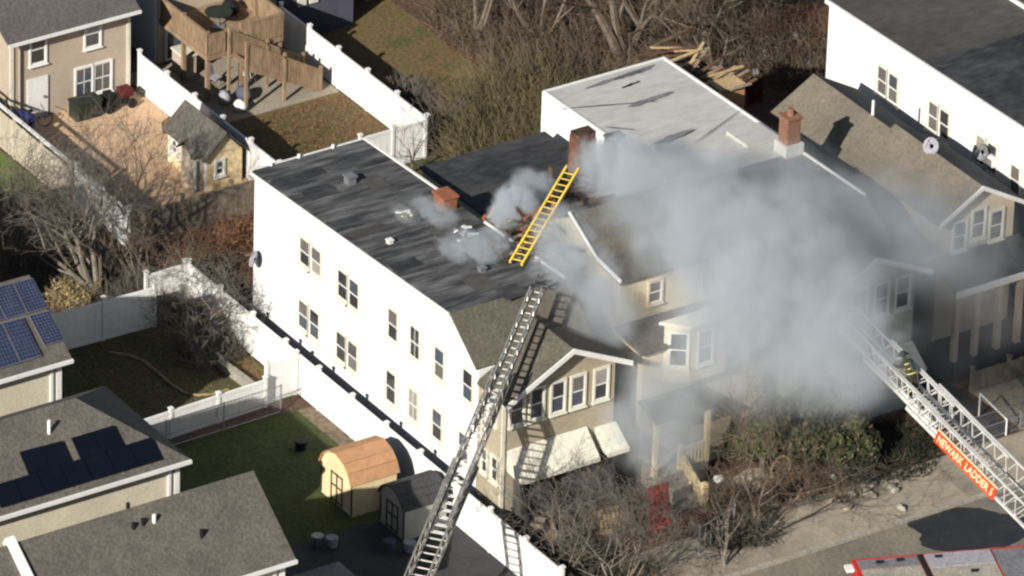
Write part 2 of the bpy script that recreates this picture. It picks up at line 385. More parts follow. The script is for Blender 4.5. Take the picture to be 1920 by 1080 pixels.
def scatter_leaves(name, polys, n, size, m, rng, z=.02):
    b = MB()
    for k in range(n):
        x0, y0, x1, y1 = rng.choice(polys); p = V((rng.uniform(x0,x1), rng.uniform(y0,y1), z+rng.uniform(0,.05)))
        a = rng.uniform(0,6.28); s = size*rng.uniform(.5,1.4); u = V((math.cos(a), math.sin(a), rng.uniform(-.4,.4)))*s; v = V((-math.sin(a), math.cos(a), rng.uniform(-.4,.4)))*s*.6
        b.poly([p-u, p-v, p+u, p+v])
    return stuff(b.build(name, m, loc=(0,0,0)))

# ------------------------------------------------------------------ ground and yards
sheet('ground', rect(-1500, -1500, 1500, 1500), 0, 'soil')
sheet('patio_yard_ground', rect(-26.6, -8.9, -15.2, -1.55), .004, 'sand')
sheet('concrete_patio', rect(-28.1, -1.4, -22.25, 5.85), .006, 'concrete')
sheet('fenced_lawn', rect(-22.25, -1.4, -15.4, 5.85), .004, 'lawn')
sheet('far_lawn', rect(-29.5, 6.1, -17.2, 12.2), .004, 'lawn')
sheet('side_lawn', rect(-27, -20, -20.6, -9.2), .004, 'lawnbright')
sheet('green_strip', [(-17.5,2.2),(-13.2,-.5),(-11.5,1.5),(-15,6.5)], .008, 'lawngreen')
sheet('left_lawn', rect(-9, -21.4, -1.3, -9.1), .004, 'lawnshade')  # grass coloured darker to deepen the shade lying here
sheet('shed_lawn', rect(-.5, -21.4, 8.2, -9.1), .004, 'lawngreen')
sheet('side_alley', rect(-6.5, -8.9, 14, -7.9), .008, 'concrete')
sheet('shed_yard_dirt', rect(8.2, -21.4, 15.5, -9.05), .006, 'drive')
sheet('fence_foot_strip', rect(-.4, -9.75, 9, -9.02), .012, 'dirttan')
sheet('front_yard', rect(11.5, -9, 15.3, 13), .004, 'soil')
sheet('front_walk', [(12.2,1.5),(13.6,2.6),(15.3,2.9),(15.3,.9),(14.1,-.2),(12.6,-.1)], .010, 'concrete')
pvm = sheet('pavement', rect(15.4, -12, 18.6, 40), .008, 'soil')
_rg = random.Random(6)
for i in range(2):
    for k in range(34):
        y = -12+k*1.53; z = .03+_rg.uniform(0,.02); MB().box(15.42+i*1.6,y,.01,15.42+i*1.6+1.57,y+1.5,z).build('paving_slab',_rg.choice(('concrete','concrete','concrete','concrete2')),None).parent = pvm
sheet('shade_drive', rect(6, 11.9, 15.3, 13.9), .010, 'drive')
sheet('bungalow_walk', rect(11.8, 14.2, 15.3, 19.5), .010, 'concrete')
_rg = random.Random(14); _pd = []
for k in range(48):
    t = k*math.pi/24; rr = 1+.10*math.sin(3*t+1)+.07*math.sin(5*t)+_rg.uniform(-.03,.03); _pd.append(at(1822+122*rr*math.cos(t), 992-40*rr*math.sin(t))[:2])
sheet('puddle', _pd, .012, 'water')
structure(MB().box(18.6, -40, 0, 18.78, 45, .13).build('kerb', 'stone'))
sheet('street', rect(18.8, -60, 33, 60), .006, 'asphalt')

# ------------------------------------------------------------------ row houses (long flat roofs, mansard and front gable)
def rowhouse(name, label, y0, y1, pk, wallm, frontm, roofs, gable=True, x0=-6.67, zr=7.2, zf=7.93, gl=None, mans='shingle'):
    r = thing(name, label, 'house', (2, (y0+y1)/2, 0), 'long row houses side by side')
    d = y1-y0
    MB().extr([(x0,y0,0),(9.8,y0,0),(9.8,y0,6.45),(7.8,y0,zf),(x0,y0,zr)], (0,d,0)).build('wall', wallm, r)
    zz = lambda x: zr+.12+(zf-zr)*(x-x0)/(7.8-x0)
    for (xa, xb, m) in roofs:
        MB().slab([(xa,y0-.1,zz(xa)),(xb,y0-.1,zz(xb)),(xb,y1+.06,zz(xb)),(xa,y1+.06,zz(xa))], .13).build('flat_roof', m, r)
    xb = roofs[-1][1]; xa = roofs[0][0]
    MB().slab([(7.86,y0-.1,zf+.13),(9.86,y0-.12,6.58),(9.86,y1+.08,6.58),(7.86,y1+.08,zf+.13)], .12).build('mansard_roof', mans, r)
    if gable:
        a, b = (pk-y0+.15), (y1+.5-pk); sl_, sr_ = .54, .48; zp = 7.63; yl, yr = y0-.15, y1+.5
        zl, zrr = zp-sl_*a, zp-sr_*b
        MB().extr([(9.83,y0,0),(9.83,y1,0),(9.83,y1,zp-.14-sr_*(y1-pk)),(9.83,pk,zp-.14),(9.83,y0,zp-.14-sl_*(pk-y0))], (1.68,0,0)).build('front_wall', frontm, r)
        g = MB().slab([(8.0,pk,zp),(9.9,yl,zl),(11.95,yl,zl),(11.95,pk,zp)], .11); g.slab([(8.0,pk,zp),(11.95,pk,zp),(11.95,yr,zrr),(9.9,yr,zrr)], .11)
        gr = g.build('gable_roof', mans, r)
        for (ya, za) in ((yl, zl), (yr, zrr)):
            b_ = MB(); b_.extr([(11.953,pk,zp+.03),(11.953,ya,za+.03),(11.953,ya,za-.2),(11.953,pk,zp-.2)], (.05,0,0)); b_.build('rake_board', 'trim', gr)
    return r
Yn, Xp, Xn, Yp = (0,-1,0), (1,0,0), (-1,0,0), (0,1,0)

h1 = rowhouse('white_house', 'long white-sided house with weathered dark flat roof, nearest the camera in the row', -8.0, -2.85, -5.1, 'white', 'tan', [(-6.78, 7.84, 'roofH1')])
_rg = random.Random(2)
for k in range(14):
    xa, xb = -6.74+k*1.04, min(7.82, -6.74+(k+1)*1.04-.012); zq = lambda x: 7.32+.73*(x+6.67)/14.47; lf = .006+_rg.uniform(0,.016)
    MB().slab([(xa,-8.04,zq(xa)+lf+.01),(xb,-8.04,zq(xb)+lf),(xb,-2.9,zq(xb)+lf),(xa,-2.9,zq(xa)+lf+.01)],.012).build('roofing_strip','roofH1',h1)
for (px,py,wx,wy,m) in ((600,350,.9,1.3,'roofdark'),(700,330,1.2,.8,'roofh5'),(560,318,.7,2.2,'roofdark'),(830,440,1.3,.7,'roofh5'),(760,500,.8,1.2,'roofdark'),(900,540,1.4,.9,'roofh5'),(690,430,.6,1.6,'roofh5'),(960,560,1.0,1.0,'roofdark')):
    c = at(px,py,7.75); zq = lambda x: 7.352+.73*(x+6.67)/14.47; pts = []
    for a_,b_ in ((-.5,-.5),(0,-.56),(.5,-.5),(.55,0),(.5,.5),(-.1,.54),(-.5,.5)): x = c.x+a_*wx+_rg.uniform(-.06,.06); pts.append((x,c.y+b_*wy+_rg.uniform(-.06,.06),zq(x)))
    MB().slab(pts,.012).build('roof_patch',m,h1)
cop = MB(); cop.obox((-6.75,-2.86,7.335), (6.6,0,.332), (0,.1,0), (0,0,.06)); cop.obox((2.1,-2.86,7.78), (2.0,0,.1), (0,.1,0), (0,0,.06)); cop.obox((4.5,-2.86,7.9), (3.3,0,.166), (0,.1,0), (0,0,.06)); cop.build('coping', 'trim', h1)
MB().obox((-6.84,-8.1,7.28), (.09,0,0), (0,5.3,0), (0,0,.09)).build('rear_gutter', 'trim', h1)
cg = MB(); cg.obox((-6.8,-8.15,7.16), (14.6,0,.74), (0,.05,0), (0,0,.13)); cg.build('roof_edge_trim', 'trim', h1)
for k, y in enumerate((-7.2, -5.9, -4.3)): MB().cyl((-6.74, y, 7.34), .07, .16, 7).build('gutter_bracket', 'trim', h1)
for (x, zt, wd, ht) in ((-3.25,6.2,1.75,1.35),(-.42,6.12,1.72,1.4),(-3.27,3.36,1.72,1.42),(-.44,3.32,1.74,1.42)): pair(h1, (x,-8.0,zt), Xp, Yn, wd, ht)
for (x, zt, ht) in ((3.28,6.2,1.5),(4.88,6.22,1.54),(6.64,6.15,1.5),(8.66,6.18,1.5),(3.25,3.4,1.55),(4.87,3.42,1.52),(6.6,3.36,1.47),(8.5,3.3,1.45)): window(h1, (x,-8.0,zt), Xp, Yn, .86, ht, grid=(x in (4.88,4.87)))
for (x, zt, wd, ht) in ((10.15,3.38,.52,1.2),(10.85,3.36,.56,1.2),(10.5,6.05,.75,1.42)): window(h1, (x,-8.0,zt), Xp, Yn, wd, ht)
for y in (-7.72, -6.82, -5.85, -4.93, -3.86): window(h1, (11.51,y,6.17), Yp, Xp, .74, 1.5)
MB().box(11.5,-8.02,0,11.56,-7.86,5.9).build('corner_board', 'cream', h1)
def awning(root, y0, y1, z0=3.66, z1=2.8, x0=11.52, dx=.95, m='cream'):
    b = MB(); n = max(2, round((y1-y0)/.36)); s = (y1-y0)/n
    b.extr([(x0,y0+.03,z0),(x0+dx,y0+.03,z1),(x0+dx,y0+.03,z1-.16),(x0,y0+.03,z1-.02)], (0,.03,0)); b.extr([(x0,y1-.06,z0),(x0+dx,y1-.06,z1),(x0+dx,y1-.06,z1-.16),(x0,y1-.06,z1-.02)], (0,.03,0))
    a = b.build('awning', m, root)
    for k in range(n):
        off = .012*(k % 2); MB().slab([(x0,y0+s*k+.006,z0+off+.02),(x0+dx+.04,y0+s*k+.006,z1+off+.02),(x0+dx+.04,y0+s*(k+1)-.006,z1+off+.02),(x0,y0+s*(k+1)-.006,z0+off+.02)], .03).build('panel', m, a)
    MB().box(x0+dx+.042,y0,z1-.16,x0+dx+.075,y1,z1+.03).build('valance', m, a)
awning(h1, -7.76, -4.08); awning(h1, -3.72, -2.72, 3.5, 2.85)
MB().box(11.5,-7.4,0,12.1,-3.1,2.3).build('porch_base', 'shingledark', h1)
MB().cyl((10.2,-8.06,2.2),.04,3.6,6).build('downpipe','cream',h1)

h3 = rowhouse('pale_house', 'pale house with silver flat roof in front and smoke over its front half', 5.65, 11.35, 9.1, 'white', 'greenwall', [(-6.4, 3.3, 'roofwhite'), (3.31, 7.84, 'roofgrey')], zr=7.28, zf=7.7, mans='roofgrey')
c3 = MB(); c3.obox((-6.45,5.52,7.36), (9.8,0,.29), (0,.1,0), (0,0,.1)); c3.obox((-6.45,11.36,7.36), (14.3,0,.42), (0,.1,0), (0,0,.1)); c3.obox((-6.47,5.63,7.36),(.1,0,0),(0,5.72,0),(0,0,.09)); c3.build('coping', 'trim', h3)
MB().obox((.6,9.7,7.62),(1.5,0,.05),(0,1.55,0),(0,0,.16)).build('roof_hatch','roofwhite',h3)
_rg = random.Random(12); _n3 = V((-.42/9.7,0,1)).normalized(); _p3 = V((-6.4,8,7.415))
for (xa,ya,xb,yb,wd_) in ((1098,166,1228,122,9),(1150,150,1222,128,7),(1165,165,1200,152,5),(1178,200,1262,172,10),(1225,270,1300,243,11),(1135,238,1190,243,2.5),(1050,200,1052,188,2),(1040,205,1230,190,1.6),(1300,270,1390,205,2)):
    top = []; bot = []
    for k in range(9):
        t = k/8; x, y = xa+(xb-xa)*t, ya+(yb-ya)*t; hw = wd_*.5*(math.sin(math.pi*min(.97,max(.03,t)))**.6)*_rg.uniform(.55,1.2)
        top.append((x,y-hw)); bot.append((x,y+hw))
    pts = [hit(x,y,_p3,_n3)+_n3*.006 for x,y in bot+top[::-1]]
    MB().slab(pts,.008).build('tar_streak','roofgrey' if wd_ > 6 else 'roofdark',h3)
for y in (6.5, 7.4, 8.3, 9.33, 10.36): window(h3, (11.51,y,6.2), Yp, Xp, .78, 1.55, casing='trim')
awning(h3, 9.6, 11.4, 3.0, 2.3)
for x in (-4.5, -1, 3.3, 6.6): window(h3, (x,5.65,6.2), Xp, Yn, .86, 1.5)
h5 = rowhouse('white_house', 'tall white-sided house at the far right with dark flat roof and paired windows', 20.0, 26.4, 23.2, 'white', 'beige', [(-7.0, -.2, 'roofh5'), (-.19, 7.84, 'roofdark')], x0=-6.85, zr=7.5, zf=7.95)
for x in (-3.3, .3, 3.6): pair(h5, (x,20.0,6.44), Xp, Yn, 1.6, 1.45)
for x in (6.0,): window(h5, (x,20.0,6.2), Xp, Yn, .8, 1.45)
MB().obox((-7.0,19.86,7.5), (14.8,0,.44), (0,.12,0), (0,0,.16)).build('coping','trim',h5)
MB().obox((-7.0,26.4,7.62), (14.8,0,.44), (0,.14,0), (0,0,.12)).build('coping','trim',h5)

# ------------------------------------------------------------------ the burning house between them
h2 = thing('burning_house', 'cream house with burnt roof and front bay, smoking between the two long houses', 'house', (2,1.7,0), 'long row houses side by side')
MB().box(-4.9,-1.2,0,1.5,4.6,6.4).build('rear_wall','creamwall',h2)
MB().slab([(-5.0,-1.3,6.5),(1.5,-1.3,6.62),(1.5,4.7,6.62),(-5.0,4.7,6.5)],.1).build('rear_roof','roofdark',h2)
MB().extr([(1.52,-1.2,0),(9.3,-1.2,0),(9.3,-1.2,8.05),(7.8,-1.2,8.25),(5.76,-1.2,9.35),(1.52,-1.2,6.9)], (0,5.8,0)).build('wall','creamwall',h2)
fr = MB(); fr.slab([(5.76,-1.3,9.5),(7.84,-1.3,8.4),(7.84,4.7,8.4),(5.76,4.7,9.5)],.1); fr.slab([(7.845,-1.3,8.397),(9.45,-1.3,8.18),(9.45,4.7,8.18),(7.845,4.7,8.397)],.1); fr.build('front_roof','shinglegrey',h2)
rr = MB()
for (xa,xb,ya,yb) in ((1.3,2.2,-1.3,4.7),(4.9,5.755,-1.3,4.7),(2.2,4.9,1.6,4.7)):
    z = lambda x: 7.0+2.5*(x-1.5)/4.26
    rr.slab([(xa,ya,z(xa)),(xb,ya,z(xb)),(xb,yb,z(xb)),(xa,yb,z(xa))],.1)
rr.build('rear_slope_roof','char',h2)
rng = random.Random(3)
for k in range(7):
    y = -1.15+k*.42; x1 = rng.uniform(3.6,5.2); MB().beam((2.0,y,7.25),(x1,y+rng.uniform(-.1,.1),7.2+2.5*(x1-1.5)/4.26),.09,.16).build('rafter','char',h2)
for k in range(26):
    x, z_ = rng.uniform(2.2,6.2), rng.uniform(6.7,8.6)
    if z_ > 6.75+2.4*(x-1.5)/4.26: z_ -= 1.2
    a = rng.uniform(-.35,.35); L = rng.uniform(.5,1.3)
    MB().obox((x,-1.24-rng.uniform(0,.08),z_), (L*math.cos(a),-.02,L*math.sin(a)), (0,-.03,0), (-.16*math.sin(a),0,.16*math.cos(a))).build('scorched_plank', rng.choice(('burnt','burnt','char','creamwall')), h2)
MB().slab([(7.8,-1.36,8.44),(7.8,-1.28,8.44),(9.46,-1.28,8.22),(9.46,-1.36,8.22)],.14).build('rake_board','trim',h2)
MB().slab([(5.74,-1.36,9.54),(5.74,-1.3,9.54),(7.8,-1.3,8.45),(7.8,-1.36,8.45)],.12).build('rake_board','trim',h2)
window(h2,(9.31,.05,7.86),Yp,Xp,.72,1.1,casing='creamwall')
window(h2,(9.31,2.6,7.86),Yp,Xp,.72,1.1,casing='creamwall')
MB().box(9.32,-1.2,0,11.0,4.6,5.85).build('front_wall','creamwall',h2)
MB().slab([(9.31,-1.45,6.25),(11.25,-1.45,5.98),(11.25,4.8,5.98),(9.31,4.8,6.25)],.12).build('porch_roof','shinglegrey',h2)
bay = [(11.01,-.25),(11.55,.95),(11.55,2.2),(11.01,3.3)]
MB().extr([(11.01,-.25,4.3),(11.6,.6,4.3),(11.6,2.3,4.3),(11.01,3.2,4.3)],(0,0,2.55)).build('bay_wall','creamwall',h2)
MB().slab([(10.9,-.45,6.95),(11.78,.5,6.9),(11.78,2.4,6.9),(10.9,3.4,6.95)],.12).build('bay_roof','cream',h2)
window(h2,(11.61,.9,6.55),Yp,Xp,.78,1.6,casing='cream')
_n = V((.85,-.59,0)).normalized(); window(h2, V((11.09,-.13,6.6))+_n*.012, V((.59,.85,0)), _n, .86, 1.65, casing='cream')
# porch, posts, rails and steps in front of it
MB().box(11.02,-1.1,0,12.1,1.35,.85).build('porch_floor','concrete',h2)
MB().slab([(11.02,-1.35,3.75),(12.3,-1.35,3.4),(12.3,1.5,3.4),(11.02,1.5,3.75)],.12).build('porch_canopy','shinglegrey',h2)
for y in (-1.2, 1.22): MB().box(12.0,y-.09,.86,12.18,y+.09,3.3).build('porch_post','yellowpost' if 'yellowpost' in M else 'shedwall',h2)
b = MB(); b.box(12.04,.1,1.72,12.14,1.12,1.8); b.box(12.04,.1,.92,12.14,1.12,1.0); b.build('handrail','shedwall',h2)
for k in range(6): MB().box(12.06,.15+k*.17,1.0,12.12,.23+k*.17,1.72).build('baluster','shedwall',h2)
MB().box(12.0,-.1,.86,12.18,.08,1.95).build('newel_post','shedwall',h2)
for k in range(5): MB().box(12.12+k*.3,-.95,0,12.42+k*.3,.02,.85-k*.17).build('stair_tread','stone',h2)
MB().extr([(12.12,.03,.85),(13.65,.03,.0),(13.65,.03,.55),(12.12,.03,1.5)],(0,.14,0)).build('stair_side','shedwall',h2)
MB().box(13.5,-.02,0,13.75,.24,.95).build('newel_post','shedwall',h2)

# ------------------------------------------------------------------ bungalow and background houses
h4 = thing('bungalow', 'low tan gabled bungalow between the smoking roofs and the tall white house', 'house', (3,16.1,0))
MB().extr([(-2,14.3,0),(-2,18.0,0),(-2,18.0,5.9),(-2,16.1,6.9),(-2,14.3,5.9)],(5.45,0,0)).build('rear_wall','creamwall',h4)
MB().extr([(3.46,14.3,0),(3.46,18.0,0),(3.46,18.0,6.35),(3.46,16.1,7.4),(3.46,14.3,6.35)],(5.54,0,0)).build('wall','creamwall',h4)
def gab(xa,xb,dz,nm,m1,m2):
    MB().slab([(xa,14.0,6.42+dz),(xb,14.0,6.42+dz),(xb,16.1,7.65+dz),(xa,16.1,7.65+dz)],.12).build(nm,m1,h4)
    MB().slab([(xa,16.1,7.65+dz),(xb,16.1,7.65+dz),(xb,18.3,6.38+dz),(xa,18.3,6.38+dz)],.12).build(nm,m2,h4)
gab(-2.4,3.3,-.35,'rear_roof','shingleH4','shingledark'); gab(3.31,9.35,0,'front_roof','shingleH4','shingledark')  # far slopes coloured dark as painted shade, same roof as the sandy side
for (ya,za) in ((14.0,6.42),(18.3,6.38)):
    MB().extr([(9.352,16.1,7.68),(9.352,ya,za+.03),(9.352,ya,za-.17),(9.352,16.1,7.48)],(.05,0,0)).build('rake_board','trim',h4)
for y in (14.95,15.85,16.75): window(h4,(9.01,y,6.5 if y>15 and y<16.5 else 6.2),Yp,Xp,.74,1.45)
MB().slab([(9.02,13.9,4.75),(10.9,13.9,4.2),(10.9,18.3,4.2),(9.02,18.3,4.75)],.14).build('porch_roof','shingledark',h4)
MB().box(10.86,13.9,3.9,10.95,18.3,4.2).build('porch_fascia','trim',h4)
for y in (14.1,15.1,16.2,17.2,18.1): MB().box(10.62,y-.12,.9,10.84,y+.12,3.92).build('porch_column','beige',h4)
MB().box(9.02,14.0,0,10.9,18.2,.9).build('porch_floor','drive',h4)
MB().cyl((1.7,16.15,7.2),.06,.75,8).build('vent_pipe','trim',h4)

# ---- houses across the rear yards
bh = thing('beige_house','beige two storey house with rear windows and white door, top left','house',(-30,-5,0))
MB().box(-36,-7.75,0,-26.6,-1.95,4.15).build('wall','beige',bh)
MB().extr([(-36,-7.75,4.15),(-26.6,-7.75,4.15),(-31.3,-7.75,6.6)],(0,5.8,0)).build('gable_wall','white',bh)
MB().slab([(-31.3,-8.1,6.9),(-26.1,-8.1,4.15),(-26.1,-1.7,4.15),(-31.3,-1.7,6.9)],.12).build('roof','roofbh',bh)
MB().slab([(-36.4,-8.1,4.15),(-31.3,-8.1,6.9),(-31.3,-1.7,6.9),(-36.4,-1.7,4.15)],.12).build('roof','roofbh',bh)
MB().box(-26.12,-8.1,4.0,-26.02,-1.7,4.13).build('gutter','trim',bh)
MB().box(-26.62,-7.77,0,-26.54,-7.6,4.1).build('corner_board','cream',bh); MB().box(-26.62,-2.1,0,-26.55,-1.93,4.1).build('corner_board','cream',bh)
MB().cyl((-26.5,-7.35,0),.045,4,6).build('downpipe','beige',bh)
window(bh,(-26.6,-6.85,4.05),Yp,Xp,.86,1.5,casing='trim'); window(bh,(-26.6,-4.2,4.05),Yp,Xp,.86,1.4,casing='trim')
pair(bh,(-26.6,-4.65,1.9),Yp,Xp,1.85,1.5,casing='trim',grid=True)
dr = MB().box(-26.59,-6.95,.05,-26.53,-5.95,1.95).build('door','trim',bh); MB().box(-26.53,-6.2,.95,-26.46,-6.1,1.05).build('handle','grey',dr)
window(bh,(-30,-7.75,3.6),Xp,Yn,.9,1.4)

wh = thing('deck_house','white-sided house with a sliding glass door under a raised timber deck','house',(-32,3,0))
MB().box(-38,.35,0,-28.3,6.4,5.2).build('wall','white',wh)
MB().box(-28.29,.4,0,-28.22,6.3,5.1).build('rear_wall','beige',wh)
MB().slab([(-38,.1,5.5),(-28,.1,5.2),(-28,6.6,5.2),(-38,6.6,5.5)],.15).build('roof','roofbh',wh)
f = MB(); f.box(-28.22,.75,.1,-28.14,2.35,2.15); fr_ = f.build('sliding_door','trim',wh); MB().box(-28.14,.87,.2,-28.12,1.5,2.05).build('pane','glassl',fr_); MB().box(-28.14,1.6,.2,-28.12,2.23,2.05).build('pane','glass',fr_)
for y in (1.2,3.2,4.4): window(wh,(-28.22,y,4.7),Yp,Xp,.8,1.4,casing='trim')

bl = thing('blue_house','dark blue-grey sided house behind the white fence, top centre-left','house',(-32,8,0))
MB().box(-38,6.6,0,-27.2,9.6,6).build('wall','blue',bl)
for y in (6.75,7.35): MB().box(-27.2,y,1.6,-27.12,y+.42,3.6).build('door_panel','cream',bl)
window(bl,(-27.2,8.3,3.6),Yp,Xp,.8,1.3,casing='blue')
MB().slab([(-38,6.5,6.3),(-27,6.5,6.1),(-27,9.7,6.1),(-38,9.7,6.3)],.15).build('roof','roofbh',bl)
bs = thing('tan_house','pale tan house with a white corner board above the far lawn','house',(-35,12,0))
MB().box(-40,9.7,0,-29.6,14.2,5).build('wall','beige',bs)
MB().box(-29.61,14.02,0,-29.53,14.22,5).build('corner_board','trim',bs); MB().box(-29.61,12.0,0,-29.53,12.35,5).build('corner_board','creamwall',bs)
for y in (10.3,12.8): window(bs,(-29.6,y,3.4),Yp,Xp,.8,1.3,casing='trim')
MB().slab([(-40,9.5,5.3),(-29.3,9.5,5.0),(-29.3,14.4,5.0),(-40,14.4,5.3)],.15).build('roof','roofbh',bs)
for k in range(3): MB().box(-29.6+k*.3,11.2,0,-29.3+k*.3,13.4,.5-k*.16).build('back_step','stone',bs)

# ---- garages / low houses at the left edge
def lowhouse(name,label,xr,half,yend,zr,ze,ylen,hip,roofm,wallm,back=None):
    hb = back or half; zb = zr-(zr-ze)*hb/half
    r = thing(name,label,'house',(xr,yend-ylen/2,0),'low gabled houses along the left edge'); y1 = yend; y0 = yend-ylen
    MB().box(xr-half+.35,y0+.2,0,xr+half-.35,y1-.3,ze-.03).build('wall',wallm,r)
    yr = y1-half if hip else y1
    if hip:
        MB().slab([(xr-half,y0,ze),(xr-half,y1,ze),(xr,yr,zr),(xr,y0,zr)][::-1],.1).build('roof',roofm,r)
        MB().slab([(xr+half,y0,ze),(xr+half,y1,ze),(xr,yr,zr),(xr,y0,zr)],.1).build('roof',roofm,r)
        MB().slab([(xr+half,y1,ze),(xr-half,y1,ze),(xr,yr,zr)],.1).build('hip_roof',roofm,r)
    else:
        MB().extr([(xr-hb+.35,y0+.25,0),(xr-hb+.35,y0+.25,zb),(xr,y0+.25,zr-.25),(xr+half-.35,y0+.25,ze),(xr+half-.35,y0+.25,ze-.04),(xr-half+.34,y0+.25,ze-.04),(xr-half+.34,y0+.25,0)],(0,ylen-.55,0)).build('gable_wall',wallm,r)
        MB().slab([(xr-hb,y0,zb),(xr-hb,y1,zb),(xr,y1,zr),(xr,y0,zr)][::-1],.1).build('roof',roofm,r)
        MB().slab([(xr+half,y0,ze),(xr+half,y1,ze),(xr,y1,zr),(xr,y0,zr)],.1).build('roof',roofm,r)
    MB().box(xr+half-.02,y0,ze-.16,xr+half+.1,y1+.02,ze-.02).build('gutter','trim',r)
    MB().box(xr+half-.36,y1-.5,0,xr+half-.28,y1-.29,ze-.2).build('corner_board','trim',r)
    MB().box(xr+half-.34,y1-.8,0,xr+half-.25,y1-.68,ze-.15).build('downpipe','trim',r)
    return r
YE = -21.0
def corners(pr, pe): return aty(*pr, YE), aty(*pe, YE)
r1, e1 = corners((55,515),(135,672)); r3, e3 = corners((475,882),(555,1048)); e2 = aty(357,862,YE); b2 = aty(197,722,YE)
hw1, hw2, hw3 = e1.x-r1.x, (e2.x-b2.x)/2, e3.x-r3.x
x2 = (e2.x+b2.x)/2; z2e = (e2.z+b2.z)/2; z2r = z2e+hw2*.63
g1 = lowhouse('garage_house','pale house with blue solar panels on its tan roof, left edge',r1.x,hw1,YE,r1.z,e1.z,11,False,'shinglegrey','palewall',back=4.9)
g2 = lowhouse('garage_house','hip-roofed pale house with black solar panels, lower left',x2,hw2,YE,z2r,z2e,14,True,'shinglegrey','palewall')
g3 = lowhouse('garage_house','house with bare brown shingle roof and small vents, bottom left corner',r3.x,hw3,YE,r3.z,e3.z,14,False,'shinglegrey','palewall',back=r3.x-9.7)
g0 = lowhouse('garage_house','low gabled house beyond the left frame edge',-12.5,3.7,YE,r1.z,e1.z,11,False,'shinglegrey','palewall')
g4 = lowhouse('garage_house','small grey-roofed building cut by the bottom edge',15.6,2.5,-16.3,3.1,2.2,8,True,'roofgrey','palewall')
def slope(xr,half,zr,ze): return V((xr,0,zr)), V((zr-ze,0,half)).normalized()
def solar(root,p0,n,q,nu,nv,m,fm,gapk=.012):
    c = [hit(x,y,p0,n) for x,y in q]                     # TL TR BR BL
    L = lambda u,v: c[0].lerp(c[1],u).lerp(c[3].lerp(c[2],u),v)
    for i in range(nu):
        for j in range(nv):
            u0,u1,v0,v1 = i/nu+gapk,(i+1)/nu-gapk,j/nv+gapk,(j+1)/nv-gapk
            pts = [L(u0,v1)+n*.12,L(u1,v1)+n*.12,L(u1,v0)+n*.12,L(u0,v0)+n*.12]
            p = MB().slab(pts,.04).build('solar_panel',fm,root)
            k = MB(); e = .03; ctr = sum(pts,V())/4; ins = [ctr+(a-ctr)*(1-e)+n*.003 for a in pts]
            k.slab(ins,.002); k.build('cells',m,p)
            if m == 'solar':
                g = MB()
                for a in range(1,6):
                    t = a/6; g.beam(ins[0].lerp(ins[1],t)+n*.003,ins[3].lerp(ins[2],t)+n*.003,.008,.004,n)
                for a in range(1,10):
                    t = a/10; g.beam(ins[0].lerp(ins[3],t)+n*.0035,ins[1].lerp(ins[2],t)+n*.0035,.008,.004,n)
                g.build('busbars','grey',p)
p0,n0 = slope(r1.x,hw1,r1.z,e1.z)
solar(g1,p0,n0,[(22,533),(60,523),(89,579),(50,591)],1,1,'solar','grey'); solar(g1,p0,n0,[(-60,553),(20,533),(49,591),(-30,612)],2,1,'solar','grey')
solar(g1,p0,n0,[(52,594),(90,584),(120,640),(82,652)],1,1,'solar','grey'); solar(g1,p0,n0,[(-40,618),(42,597),(78,670),(-4,696)],2,1,'solar','grey')
p0,n0 = slope(x2,hw2,z2r,z2e)
solar(g2,p0,n0,[(35,850),(115,829),(133,869),(52,892)],2,1,'solarblk','solarblk',.002); solar(g2,p0,n0,[(132,824),(212,800),(231,839),(150,864)],2,1,'solarblk','solarblk',.002)
solar(g2,p0,n0,[(-20,915),(283,822),(303,864),(0,955)],7,1,'solarblk','solarblk',.002)
# roof pipes
def pipe(root,p,h,r=.06,m='trim'): MB().cyl(V(p)-V((0,0,.1)),r,h+.1,8).build('vent_pipe',m,root)
pipe(g2,hit(92,812,p0,n0),.55,.07)
p0,n0 = slope(r3.x,hw3,r3.z,e3.z)
for (x,y,h,m) in ((250,990,.22,'dark'),(268,983,.24,'dark'),(289,978,.3,'trim'),(378,1006,.3,'dark'),(240,950,.15,'dark')): pipe(g3,hit(x,y,p0,n0),h,.08,m)
pa, pb = hit(22,1030,p0,n0), hit(60,1085,p0,n0)
MB().slab([(r3.x-.1,pa.y-.1,r3.z+.25),(e3.x+.1,pa.y-.1,e3.z+.25),(e3.x+.1,pa.y+.25,e3.z+.25),(r3.x-.1,pa.y+.25,r3.z+.25)],.4).build('parapet','trim',g3)

# ------------------------------------------------------------------ fences
fence('vinyl_fence','white vinyl fence along the lit side wall of the long white house',(-10.0,-9.0),(17.4,-9.0),1.8)
fence('vinyl_fence','short white vinyl return panel at the bend of the long white fence',(-1.55,-9.13),(-1.55,-10.5),1.8,1.4)
fence('vinyl_fence','low grey-white vinyl fence behind the chain link, beside the hip-roofed house',(-1.3,-10.7),(-1.0,-17.4),1.25,2.4,postup=.1)
chainlink('chain link fence in front of the low white fence at the shaded lawn',(-.6,-10.4,0),(-.45,-18.4,0),1.25)
fence('vinyl_fence','shaded white vinyl fence between the solar roof and the bushy bare tree',(-9.3,-20.5),(-9.0,-11.2),1.8)
fence('vinyl_fence','white vinyl fence end behind the grey bush, meeting the long fence',(-10.05,-9.15),(-10.0,-11.0),1.8,1.9)
_f = fence('board_fence','tan board fence with a pale cap beside the bright grass, far left',(-28.5,-9.05),(-19.4,-9.05),1.8,2.3,m='tanwood',post='tanwood',slats=True)
MB().box(-28.5,-9.13,1.97,-19.4,-8.97,2.02).build('cap_rail','trim',_f)
fence('vinyl_fence','white vinyl fence seen through the bare branches, left of the sandy yard',(-19.2,-8.85),(-15.0,-8.85),1.8,2.1)
